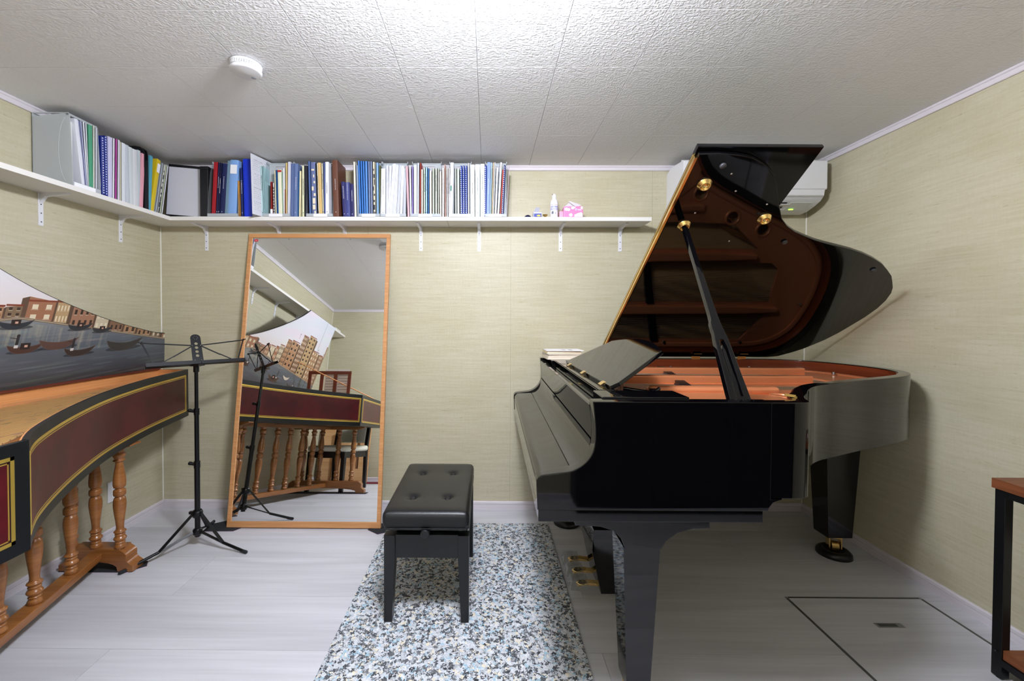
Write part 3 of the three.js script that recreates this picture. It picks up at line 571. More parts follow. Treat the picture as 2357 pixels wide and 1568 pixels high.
{ // tall printed sheet leaning out of the row
  const tex = canvasTex(256, 512, (c, w, h) => { c.fillStyle = '#d4d5dc'; c.fillRect(0, 0, w, h); c.fillStyle = '#85868e'; for (let i = 0; i < 26; i++) { const y = 40 + i * 17; if (i % 7 === 6) continue; for (let x = 20; x < 200; x += 9) if (hash(x, i, 3) > 0.25) c.fillRect(x, y, 3 + hash(x, i, 4) * 5, i % 7 === 0 ? 5 : 2.4); } });
  const g = new THREE.BoxGeometry(0.0016, 0.362, 0.205); g.translate(0, 0.181, -0.1025);
  const o = solo('printed_sheet', g, std({ map: tex, roughness: 0.75 }), 'tall printed sheet standing higher than the row beside the royal blue binder', 'paper', undefined, [-1.412, SH + 0.001, -2.497]);
  o.rotation.set(0, -0.25, 0.03);
}
{ // small things on the free end of the shelf
  const can = thing('bottle_cap', 'small dark blue rounded cap lying left of the little blue box', 'cap', [0.245, SH, -2.6]);
  part(can, 'body', lathe([[0, 0], [0.02, 0], [0.021, 0.004], [0.018, 0.014], [0.008, 0.02], [0, 0.021]], 24).scale(1, 1, 0.8), paint('#131a3c', 0.35)); part(can, 'tab', box(0.03, 0.004, 0.012, 0.03, 0.003, 0, 0.0015), paint('#131a3c', 0.35));
  const bx = thing('small_carton', 'little blue and white carton with open grey flap and yellow oval', 'box', [0.303, SH, -2.6]);
  part(bx, 'body', box(0.052, 0.034, 0.04, 0, 0.017, 0, 0.0008), paint('#b9bcd6', 0.5));
  part(bx, 'front_print', box(0.046, 0.026, 0.0006, 0.001, 0.0135, 0.0202), paint('#2a3a94', 0.45)); part(bx, 'white_stripe', box(0.046, 0.006, 0.0006, 0.001, 0.0285, 0.0203), M.card);
  part(bx, 'yellow_oval', new THREE.CylinderGeometry(1, 1, 0.0006, 24).rotateX(Math.PI / 2).scale(0.012, 0.0048, 1).translate(0.007, 0.0125, 0.0207), paint('#e8d838', 0.5));
  part(bx, 'flap', slab([[-0.022, 0], [0.008, 0], [0.02, 0.036], [-0.006, 0.04]], -0.0005, 0.0005).translate(0, 0.034, -0.018), paint('#a9a9b8', 0.6));
  const bw = thing('brass_cup', 'tiny dark brass cup between the carton and the spray bottle', 'cup', [0.353, SH, -2.6]);
  part(bw, 'bowl', lathe([[0.004, 0.008], [0.012, 0.016], [0.0155, 0.023], [0.0145, 0.023], [0.0035, 0.009]], 24), M.brassDull); part(bw, 'foot', lathe([[0, 0], [0.009, 0], [0.005, 0.004], [0.004, 0.009]], 20), M.brassDull); part(bw, 'pin', rod([0.002, 0.02, 0], [0.002, 0.055, 0], 0.0007), M.steel);
  const sp = thing('spray_bottle', 'white spray bottle with blue lettering on the shelf beside the tissue box', 'bottle', [0.408, SH, -2.602]);
  const lab = canvasTex(512, 512, (c, w, h) => {
    c.fillStyle = '#eceaf2'; c.fillRect(0, 0, w, h); c.textAlign = 'center';
    for (const cx of [w * 0.25]) {
      c.fillStyle = '#c05068'; c.font = 'bold 26px sans-serif'; c.fillRect(cx - 46, 92, 92, 12); c.fillStyle = '#23356f'; c.beginPath(); c.moveTo(cx - 84, 116); c.lineTo(cx - 56, 88); c.lineTo(cx - 50, 102); c.fill();
      c.fillStyle = '#1c38b4'; c.font = 'bold 66px sans-serif'; c.save(); c.translate(cx, 196); c.scale(0.95, 1.2); c.fillText('HOME', 0, 0); c.restore(); c.save(); c.translate(cx, 272); c.scale(0.83, 1.2); c.fillText('SILICON', 0, 0); c.restore();
      c.fillStyle = '#6c6e78'; c.fillRect(cx - 70, 292, 140, 5); c.beginPath(); c.moveTo(cx - 66, 420); c.lineTo(cx - 66, 350); c.arc(cx - 42, 346, 24, Math.PI, 0); c.lineTo(cx - 18, 420); c.fill(); c.fillRect(cx + 14, 364, 12, 52);
    }
  });
  lab.repeat.set(1, 1);
  const bodyG = lathe([[0, 0], [0.0225, 0], [0.0235, 0.003], [0.0235, 0.098], [0.02, 0.11], [0.0125, 0.12], [0.0115, 0.124]], 40);
  part(sp, 'body', bodyG, paint('#e8e6ee', 0.4));
  const labG = new THREE.CylinderGeometry(0.0238, 0.0238, 0.09, 40, 1, true, -Math.PI / 2 + 0, Math.PI * 2); labG.translate(0, 0.052, 0);
  part(sp, 'label', labG, std({ map: lab, roughness: 0.4 }));
  part(sp, 'cap', lathe([[0, 0.12], [0.0128, 0.12], [0.0122, 0.142], [0.0085, 0.15], [0, 0.151]], 28), M.card); part(sp, 'nozzle', box(0.009, 0.005, 0.006, -0.008, 0.147, 0.002, 0.001).rotateZ(0.0), paint('#5a2c30', 0.5));
  const tb = thing('tissue_packet', 'pink tissue packet with white blossoms and a torn plastic top', 'tissue box', [0.523, SH, -2.61], -0.05);
  const pk = canvasTex(512, 320, (c, w, h) => {
    c.fillStyle = '#e77fb4'; c.fillRect(0, 0, w, h); const bl = (x, y, r) => { c.fillStyle = '#f4e8f0'; for (let i = 0; i < 5; i++) { const a = i * 1.257; c.beginPath(); c.arc(x + Math.cos(a) * r * 0.6, y + Math.sin(a) * r * 0.6, r * 0.52, 0, 7); c.fill(); } c.fillStyle = '#d878a0'; c.beginPath(); c.arc(x, y, r * 0.16, 0, 7); c.fill(); };
    for (const [x, y, r] of [[58, 78, 50], [120, 92, 44], [230, 40, 42], [270, 20, 36], [500, 40, 46], [180, 260, 48], [330, 286, 50], [392, 260, 54], [452, 240, 56], [470, 300, 50]]) bl(x, y, r);
    c.fillStyle = '#f2e4ee'; c.beginPath(); c.arc(330, 92, 30, 0, 7); c.fill(); c.fillStyle = '#8c90b8'; c.beginPath(); c.arc(332, 94, 19, 0, 7); c.fill(); c.fillStyle = '#f0d8e6'; c.fillRect(372, 78, 92, 14); c.fillRect(380, 104, 96, 16);
  });
  part(tb, 'carton', box(0.118, 0.068, 0.1, 0, 0.034, -0.01, 0.004, 2), std({ color: 0xe58fbc, roughness: 0.4 }));
  part(tb, 'front_print', box(0.112, 0.062, 0.0006, 0.001, 0.034, 0.0402), std({ map: pk, roughness: 0.35 }));
  part(tb, 'side_stack', box(0.03, 0.05, 0.06, -0.066, 0.025, -0.03, 0.004), phy({ color: 0xd8a0b8, roughness: 0.25, clearcoat: 0.6 }));
  const film = join([slab([[-0.05, 0], [0.02, 0], [-0.02, 0.032]], -0.002, -0.0008).translate(0, 0.068, 0.02), slab([[-0.03, 0.03], [-0.02, 0.032], [0.05, 0.008], [0.018, -0.006]], 0.0, 0.0012).translate(0, 0.068, 0.034), slab([[-0.06, 0], [-0.02, 0.032], [-0.03, 0]], -0.01, -0.009).translate(0, 0.068, 0.01)]);
  part(tb, 'torn_film', film, phy({ color: 0xe8e4ea, transmission: 0.4, thickness: 0, roughness: 0.35 }));
  // seen in the mirror at the rear end of the left shelf
  const rt = thing('router_box', 'flat white device lying at the rear end of the left shelf, seen in the mirror', 'router', [-2.03, SH, 0.1]);
  part(rt, 'body', box(0.12, 0.03, 0.2, 0, 0.015, 0, 0.006, 2), M.plasticWhite); for (let i = 0; i < 3; i++) part(rt, 'indicator', box(0.001, 0.005, 0.008, 0.0605, 0.016, -0.03 + i * 0.03), M.hole);
  const ph = thing('dark_pouch', 'small dark pouch lying on the left shelf before the white device, seen in the mirror', 'pouch', [-2.03, SH, -0.2]);
  part(ph, 'body', new THREE.SphereGeometry(1, 24, 14).scale(0.05, 0.018, 0.075).translate(0, 0.018, 0), M.feltBlack); part(ph, 'zip', box(0.004, 0.003, 0.11, 0.046, 0.018, 0), M.steel);
}

// ---------- leaning mirror ----------
{
  const o = thing('leaning_mirror', 'tall mirror in a light wood frame leaning against the back wall', 'mirror', [-1.1, 0.006, -2.466]);
  o.rotation.order = 'YXZ'; o.rotation.set(-0.1415, 0.0, 0);                // leans back, top towards the wall
  const W = 0.462, T = 1.823, f = 0.024, b = 0.034, dep = 0.02;
  part(o, 'mirror_glass', span(-W + f - 0.004, W - f + 0.004, b - 0.004, T - 0.026, -dep + 0.004, -0.004), M.mirror);
  part(o, 'frame_rail', triUV(span(-W, W, 0, b, -dep, 0.002, 0.0015)), M.beech); part(o, 'frame_rail', triUV(span(-W, W, T - 0.026, T, -dep, 0.002, 0.0015)), M.beech);
  for (const s of [-1, 1]) part(o, 'frame_stile', triUV(span(s * W, s * (W - f), b, T - 0.026, -dep, 0.0015, 0.0015).rotateZ(0)), M.beech);
  part(o, 'back_panel', span(-W + 0.004, W - 0.004, 0.004, T - 0.004, -dep - 0.004, -dep + 0.002), M.feltBlack);
  const st = part(o, 'red_sticker', span(-W + f + 0.012, -W + f + 0.036, T - 0.052, T - 0.036, -0.004, -0.0034), paint('#c22430', 0.5)); part(st, 'white_print', span(-W + f + 0.018, -W + f + 0.03, T - 0.0455, T - 0.0438, -0.0034, -0.0032), M.card);
  for (const x of [-0.2, 0.2]) part(o, 'clip', span(x - 0.004, x + 0.004, T - 0.037, T - 0.032, -0.004, -0.002), M.steel);
}
const padShape = (pts, label, x, z, turn) => { const o = thing('felt_pad', label, 'pad', [x, 0, z], turn); part(o, 'felt', plan(pts, 0.0018, 0.0055, 0.0006), M.feltBlack); part(o, 'backing', plan(pts.map(([a, b]) => [a * 1.01, b * 1.01]), 0.0, 0.0018), paint('#b79fb0', 0.8)); };
padShape([[-0.11, -0.03], [-0.03, -0.08], [0.1, -0.06], [0.1, 0.01], [0.075, 0.045], [-0.1, 0.05]], 'black felt pad under the mirror corner by the music stand', -1.575, -2.475, 0);
padShape([[-0.07, -0.05], [0.06, -0.06], [0.085, 0.03], [0.0, 0.07], [-0.07, 0.02]], 'black felt pad under the mirror corner by the piano bench', -0.64, -2.475, 0);
padShape([[-0.15, -0.06], [0.22, -0.06], [0.245, -0.02], [0.185, 0.035], [-0.15, 0.035]], 'black felt pad under the tail foot of the harpsichord stand', -1.97, -2.06, 0);
padShape([[-0.35, -0.06], [0.42, -0.06], [0.42, 0.04], [0.36, 0.07], [-0.35, 0.07]], 'black felt pad under the keyboard end foot of the harpsichord stand, seen in the mirror', -1.61, -0.785, 0);

// ---------- folding music stand ----------
{
  const o = thing('music_stand', 'black folding music stand on a tripod before the mirror', 'music stand', [-1.592, 0, -2.262]);
  const B = M.blackMetal;
  part(o, 'tube', rod([0, 0.06, 0], [0, 0.465, 0], 0.0135), B); part(o, 'tube', rod([0, 0.44, 0], [0, 0.76, 0], 0.0112), B); part(o, 'tube', rod([0, 0.74, 0], [0, 0.99, 0], 0.0092), B);
  const collar = (y, r) => { const c = part(o, 'collar', rod([0, y - 0.018, 0], [0, y + 0.018, 0], r), B); part(c, 'clamp_knob', join([rod([-r, y, 0], [-0.034, y + 0.006, 0.003], 0.0075, 0.0095), new THREE.SphereGeometry(0.0105, 14, 10).translate(-0.036, y + 0.006, 0.003)]), B); };
  collar(0.457, 0.0155); collar(0.748, 0.0135);
  part(o, 'hub', join([lathe([[0.012, 0.165], [0.023, 0.17], [0.026, 0.184], [0.026, 0.196], [0.02, 0.206], [0.012, 0.207]], 20), box(0.05, 0.014, 0.014, -0.01, 0.196, 0.012)]), B);
  part(o, 'hub', lathe([[0, 0.068], [0.018, 0.07], [0.023, 0.078], [0.023, 0.1], [0.015, 0.106], [0.01, 0.108]], 20), B);
  for (const [x, z] of [[-0.207, 0.25], [-0.09, -0.27], [0.302, 0.062]]) {
    const L = Math.hypot(x, z), e = 0.53, ux = x / L, uz = z / L, E = [x * e, 0.044, z * e];
    const leg = part(o, 'leg', join([flatBar([ux * 0.024, 0.187, uz * 0.024], E, 0.009, 0.013), flatBar([ux * 0.03, 0.176, uz * 0.03], [E[0] * 0.97, E[1] + 0.004, E[2] * 0.97], 0.006, 0.004), rod(E, [x * 0.995, 0.0085, z * 0.995], 0.0075, 0.0078)]), B);
    part(leg, 'brace', flatBar([ux * 0.02, 0.088, uz * 0.02], E, 0.007, 0.011), B);
    part(leg, 'rubber_tip', join([rod([x * 0.9, 0.0136, z * 0.9], [x, 0.009, z], 0.0082, 0.0088), new THREE.SphereGeometry(0.0088, 12, 8).translate(x, 0.0088, z)]), M.feltBlack);
  }
  const dsk = part(o, 'desk', join([rod([0, 0.965, 0], [0, 1.0, 0], 0.014), box(0.05, 0.012, 0.05, 0.006, 1.004, 0)]), B);
  const R = new THREE.Matrix4().makeRotationY(0.817), lean = new THREE.Matrix4().makeRotationX(-0.46);
  const fit = (g) => g.applyMatrix4(lean).translate(0.012, 1.0, 0.0).applyMatrix4(R);
  const hol = []; for (let i = 0; i < 4; i++) { const c = []; for (let k = 0; k < 16; k++) c.push([0.008 * Math.cos(k / 16 * 6.2832), 0.058 + i * 0.024 + 0.008 * Math.sin(k / 16 * 6.2832)]); hol.push(c); }
  const pl = [[-0.026, 0.0], [0.026, 0.0], [0.024, 0.155]]; for (let k = 0; k <= 8; k++) pl.push([0.024 * Math.cos(k / 8 * Math.PI), 0.165 + 0.022 * Math.sin(k / 8 * Math.PI)]); pl.push([-0.024, 0.155]);
  part(dsk, 'back_plate', fit(slab(pl, -0.0012, 0.0012, 0, hol)), B);
  part(dsk, 'ledge', fit(join([box(0.235, 0.003, 0.03, -0.112, 0.0, 0.015), box(0.235, 0.02, 0.0022, -0.112, 0.009, 0.03), box(0.235, 0.02, 0.0022, -0.112, 0.009, 0.0)])), B);
  part(dsk, 'ledge', fit(join([box(0.215, 0.003, 0.024, 0.118, 0.002, 0.014), box(0.215, 0.017, 0.0022, 0.118, 0.01, 0.026), box(0.215, 0.017, 0.0022, 0.118, 0.01, 0.002)])), B);
  for (const s of [-1, 1]) {
    part(dsk, 'side_arm', fit(flatBar([s * 0.19, 0.008, 0.003], [s * 0.236, 0.142, 0.003], 0.007, 0.003)), B);
    part(dsk, 'upper_arm', fit(join([flatBar([s * 0.022, 0.118, 0.004], [s * 0.24, 0.142, 0.004], 0.006, 0.003), rod([s * 0.236, 0.142, -0.004], [s * 0.236, 0.142, 0.012], 0.005), rod([s * 0.232, 0.142, 0.006], [s * 0.25, 0.146, 0.006], 0.003)])), B);
    part(dsk, 'diagonal_arm', fit(join([flatBar([s * 0.022, 0.114, 0.002], [s * 0.11, 0.056, 0.002], 0.006, 0.003), flatBar([s * 0.105, 0.06, 0.004], [s * 0.185, 0.01, 0.004], 0.005, 0.003)])), B);
  }
  const riv = []; for (const [x, y] of [[-0.02, 0.118], [0.02, 0.118], [-0.015, 0.03], [0.015, 0.03]]) riv.push(new THREE.SphereGeometry(0.0028, 10, 6).translate(x, y, 0.003));
  for (let k = 0; k < 6; k++) riv.push(new THREE.SphereGeometry(0.0016, 8, 6).translate(0.01 * Math.cos(k * 1.047), 0.166 + 0.01 * Math.sin(k * 1.047), 0.002));
  part(dsk, 'rivets', fit(join(riv)), M.steel, undefined, 'stuff');
}

// ---------- harpsichord ----------
const HY = 0.935, HB = 0.652, HSP = -2.095, HT = -2.627, HK = -0.3;   // top, bottom, spine x, tail z, keyboard end z
const bentPts = [[-1.22, -1.096], [-1.268, -1.146], [-1.332, -1.224], [-1.428, -1.367], [-1.534, -1.547], [-1.652, -1.78], [-1.742, -2.016], [-1.819, -2.272], [-1.899, -2.625]];
const bent = smooth(bentPts, 44);
{
  const o = thing('harpsichord', 'harpsichord with maroon gold-banded sides and a painted raised lid along the left wall', 'harpsichord', [-1.7, 0, -1.4]);
  const off = (g) => g.translate(1.7, 0, 1.4);
  const t = 0.014;
  const wall = [[-t, HB], [0, HB], [0, HY - 0.001], [-0.001, HY], [-t, HY]];
  const cheek = [[-1.22, HK], [-1.22, -1.096]], tail = [[-1.899, -2.625], [HSP, -2.625]], spine = [[HSP, HT], [HSP, HK]];
  const neg = (sec) => sec;
  const P = (name, path, sec, mat, lab) => part(o, name, off(sweep(path, neg(sec), false, 0.6)), mat, lab);
  P('cheek', cheek, wall, M.caseBlack); P('bentside', bent, wall, M.caseBlack); P('tail_wall', tail, wall, M.caseBlack); P('spine', spine, wall, M.caseBlack);
  const inner = [[-t - 0.004, HB + 0.01], [-t, HB + 0.01], [-t, HY - 0.0004], [-t - 0.004, HY - 0.0004]];
  P('bentside_liner', bent, inner, M.liner); P('spine_liner', spine, inner, M.liner); P('tail_liner', tail, inner, M.liner);
  part(o, 'bottom_board', off(plan([...bent, [HSP, HT], [HSP, HK], [-1.22, HK]], HB - 0.012, HB)), M.caseBlack);
  // maroon fields and gold bands on the three visible sides
  const y0 = HB + 0.022, y1 = HY - 0.033;
  function field(name, path, a, b) {                          // a..b are distances kept free at the ends
    const cum = [0]; for (let i = 1; i < path.length; i++) cum.push(cum[i - 1] + Math.hypot(path[i][0] - path[i - 1][0], path[i][1] - path[i - 1][1]));
    const L = cum[cum.length - 1], at = (s) => { let i = 1; while (i < cum.length - 1 && cum[i] < s) i++; const k = (s - cum[i - 1]) / (cum[i] - cum[i - 1]); return [path[i - 1][0] + (path[i][0] - path[i - 1][0]) * k, path[i - 1][1] + (path[i][1] - path[i - 1][1]) * k]; };
    const cut = (s0, s1) => { const n = Math.max(2, Math.ceil((s1 - s0) / 0.035)), r = []; for (let i = 0; i <= n; i++) r.push(at(s0 + (s1 - s0) * i / n)); return r; };
    const strip = (s0, s1, ya, yb, o1) => sweep(cut(s0, s1), neg([[0, ya], [o1, ya], [o1, yb], [0, yb]]), false, 0.6);
    const g = 0.0095, k = 0.0035, h = 0.0032;                   // gold band, dark gap, thin gold line
    part(o, name + '_panel', off(strip(a + g, L - b - g, y0 + g, y1 - g, 0.0008)), M.maroon);
    const frame = (e, w, th) => join([strip(a + e, L - b - e, y1 - e - w, y1 - e, th), strip(a + e, L - b - e, y0 + e, y0 + e + w, th), strip(a + e, a + e + w, y0 + e, y1 - e, th), strip(L - b - e - w, L - b - e, y0 + e, y1 - e, th)]);
    part(o, name + '_gold_band', off(frame(0, g, 0.0012)), M.gold);
    part(o, name + '_dark_line', off(frame(g, k * 0.55, 0.0011)), M.caseBlack);
    part(o, name + '_gold_line', off(frame(g + k, h, 0.0012)), M.gold);
  }
  field('bentside', bent, 0.012, 0.03); field('cheek', cheek, 0.05, 0.036); field('tail', tail, 0.03, 0.02);
  // soundboard with painted flowers, bridge, pins, strings
  const sbTex = canvasTex(1024, 1024, (c, w, h) => {
    c.fillStyle = '#d0a464'; c.fillRect(0, 0, w, h);
    for (let i = 0; i < 500; i++) { c.fillStyle = `rgba(${150 + hash(i, 1, 1) * 60},${110 + hash(i, 2, 1) * 40},60,0.16)`; c.fillRect(hash(i, 3, 1) * w, 0, 1 + hash(i, 4, 1) * 3, h); }
    for (let i = 0; i < 130; i++) { const x = hash(i, 5, 2) * w, y = hash(i, 6, 2) * h, r = 4 + hash(i, 7, 2) * 10, col = ['#6a4470', '#4c5a34', '#7c3c4c', '#5a5a70', '#44502c'][i % 5]; c.save(); c.translate(x, y); c.rotate(hash(i, 8, 2) * 0.9 - 0.45); c.fillStyle = col; c.globalAlpha = 0.75; c.beginPath(); c.ellipse(0, 0, r * 0.45, r * (1.6 + hash(i, 9, 2) * 2), 0, 0, 7); c.fill(); c.restore(); }
    c.globalAlpha = 0.8; c.strokeStyle = '#7b6c86'; c.lineWidth = 3; for (let k = 0; k < 2; k++) { c.beginPath(); for (let y = 0; y < h; y += 18) c.lineTo(w * (0.24 + k * 0.5) + Math.sin(y * 0.05) * 16, y); c.stroke(); }
  });
  sbTex.wrapS = sbTex.wrapT = THREE.RepeatWrapping; sbTex.repeat.set(1.25, 1.25);
  const inset = bent.map(([x, z]) => [x - 0.008, z - 0.004]);
  part(o, 'soundboard', off(plan([...inset.filter((p) => p[1] > HT + 0.02), [-1.905, HT + 0.012], [HSP + 0.012, HT + 0.012], [HSP + 0.012, -0.95], [-1.228, -0.95]], HY - 0.07, HY - 0.062)), std({ map: sbTex, roughness: 0.5 }));
  const br = smooth([[-1.34, -1.02], [-1.42, -1.2], [-1.54, -1.42], [-1.66, -1.66], [-1.77, -1.92], [-1.86, -2.2], [-1.93, -2.45], [-1.985, -2.53]], 40);
  part(o, 'bridge', off(sweep(br, [[-0.006, HY - 0.062], [0.006, HY - 0.062], [0.004, HY - 0.05], [-0.004, HY - 0.05]])), M.oak);
  const pins = [], hit = []; br.forEach(([x, z]) => { pins.push(rod([x, HY - 0.052, z], [x, HY - 0.044, z], 0.0009, 0.0009, 6)); });
  bent.forEach(([x, z]) => hit.push(rod([x - 0.03, HY - 0.062, z + 0.006], [x - 0.03, HY - 0.048, z + 0.006], 0.0011, 0.0011, 6)));
  part(o, 'pin_row', off(join([...pins, ...hit])), M.steel, undefined, 'stuff');
  const str = []; for (let i = 0; i < 46; i++) { const x = -2.06 + i * 0.0175; let zt = HT + 0.05; for (const [bx, bz] of bent) if (bx - 0.03 > x) zt = Math.max(zt, -9), zt = bz; if (x < -1.92) zt = -2.56; str.push(rod([x, HY - 0.047, zt], [x, HY - 0.047, -0.9], 0.0004, 0.0004, 4)); }
  part(o, 'strings', off(join(str)), M.string, undefined, 'stuff');
  // action end
  part(o, 'wrest_plank', off(triUV(span(HSP + 0.014, -1.234, HB + 0.12, HY - 0.055, -0.95, -0.66))), M.liner);
  part(o, 'jack_rail', off(triUV(span(HSP + 0.014, -1.234, HY - 0.045, HY - 0.01, -0.86, -0.8, 0.003))), M.mahogany);
  part(o, 'nameboard', off(triUV(span(HSP + 0.014, -1.234, HB + 0.08, HY - 0.04, -0.66, -0.645, 0.002))), M.maroon);
  part(o, 'key_rail', off(triUV(span(HSP + 0.014, -1.234, HB, HB + 0.06, HK, HK + 0.02))), M.caseBlack);
  const kn = [], kb = []; for (let i = 0; i < 36; i++) { const x = HSP + 0.05 + i * 0.0217; kn.push(span(x, x + 0.0207, HB + 0.075, HB + 0.092, -0.645, -0.36)); if ([0, 1, 3, 4, 5].includes(i % 7)) kb.push(span(x + 0.015, x + 0.027, HB + 0.09, HB + 0.103, -0.645, -0.45)); }
  part(o, 'naturals', off(join(kn)), M.caseBlack, undefined, 'stuff'); part(o, 'sharps', off(join(kb)), M.cream, undefined, 'stuff');
  // music desk with three openings
  const dk = []; { const x0 = -1.925, x1 = -1.465, yb = HY - 0.02, yt = 1.222; dk.push(span(x0, x1, yt - 0.034, yt, -0.008, 0.008, 0.002), span(x0, x1, yb, yb + 0.03, -0.008, 0.008, 0.002)); for (const [a, w] of [[x0, 0.034], [x0 + 0.13, 0.036], [x0 + 0.275, 0.036], [x1 - 0.034, 0.034]]) dk.push(span(a, a + w, yb + 0.02, yt - 0.02, -0.008, 0.008, 0.002)); dk.push(span(x0, x1, yb + 0.016, yb + 0.026, 0.006, 0.05)); }
  part(o, 'music_desk', off(triUV(join(dk)).translate(0, 0, -0.74)), M.mahogany);
  // lid with painting, hinged on the spine
  const be = 74 * Math.PI / 180, lidAt = new THREE.Matrix4().makeBasis(V3(0, 0, 1), V3(Math.cos(be), Math.sin(be), 0), V3(Math.sin(be), -Math.cos(be), 0).negate()).setPosition(-2.072, HY + 0.006, 0);
  const wid = bent.map(([x, z]) => [z, x - HSP + 0.018]);                   // (z, s) with s across the lid
  const lidOut = [[-0.62, 0], [-0.62, wid[0][1]], [-1.09, wid[0][1]], ...wid.filter((p) => p[0] > -2.54), [-2.568, 0.236], [-2.642, 0]];
  const lidW = wid[0][1];
  const place = (g) => off(g.applyMatrix4(lidAt));
  const lid = part(o, 'lid', place(slab(lidOut, -0.006, 0.006, 0.001)), M.caseBlack);
  const flap = part(o, 'lid_flap', place(slab([[-0.38, 0], [-0.38, lidW], [-0.617, lidW], [-0.617, 0]], -0.006, 0.006, 0.001)), M.caseBlack);
  const canal = canvasTex(2048, 820, drawCanal);
  const skin = (out, nm, par) => {                                         // painted face, a thin skin on the underside of the lid
    const s = new THREE.Shape(); out.forEach(([z, v], i) => (i ? s.lineTo(z, v) : s.moveTo(z, v)));
    const g = new THREE.ExtrudeGeometry(s, { depth: 0.0006, bevelEnabled: false }); const p = g.attributes.position, uv = g.attributes.uv;
    for (let i = 0; i < p.count; i++) uv.setXY(i, (p.getX(i) + 2.66) / 2.3, p.getY(i) / 0.92);
    g.translate(0, 0, -0.0068); part(par, nm, place(g), phy({ map: canal, roughness: 0.42, clearcoat: 0.15, clearcoatRoughness: 0.3 }), 'painted canal scene');
  };
  const sh = (a) => a.map(([z, v]) => [z, Math.max(0.004, v - 0.003)]);
  skin(sh(lidOut), 'painting', lid); skin(sh([[-0.383, 0], [-0.383, lidW], [-0.616, lidW], [-0.616, 0]]), 'painting', flap);
  part(o, 'hinge_line', off(rod([-2.066, HY + 0.003, HT + 0.02], [-2.066, HY + 0.003, HK - 0.1], 0.004)), paint('#5a2416', 0.5));
  part(o, 'lid_edge', place(slab([[-2.63, 0.001], [-0.63, 0.001], [-0.63, 0.007], [-2.63, 0.007]], -0.0074, -0.0066)), paint('#6e2a16', 0.6));
  const lp = V3(-0.95, 0.36, -0.008).applyMatrix4(lidAt);
  part(o, 'lid_stick', off(rod([-1.232, HY + 0.002, -0.62], [lp.x, lp.y, lp.z], 0.006, 0.005)), M.beech);
}
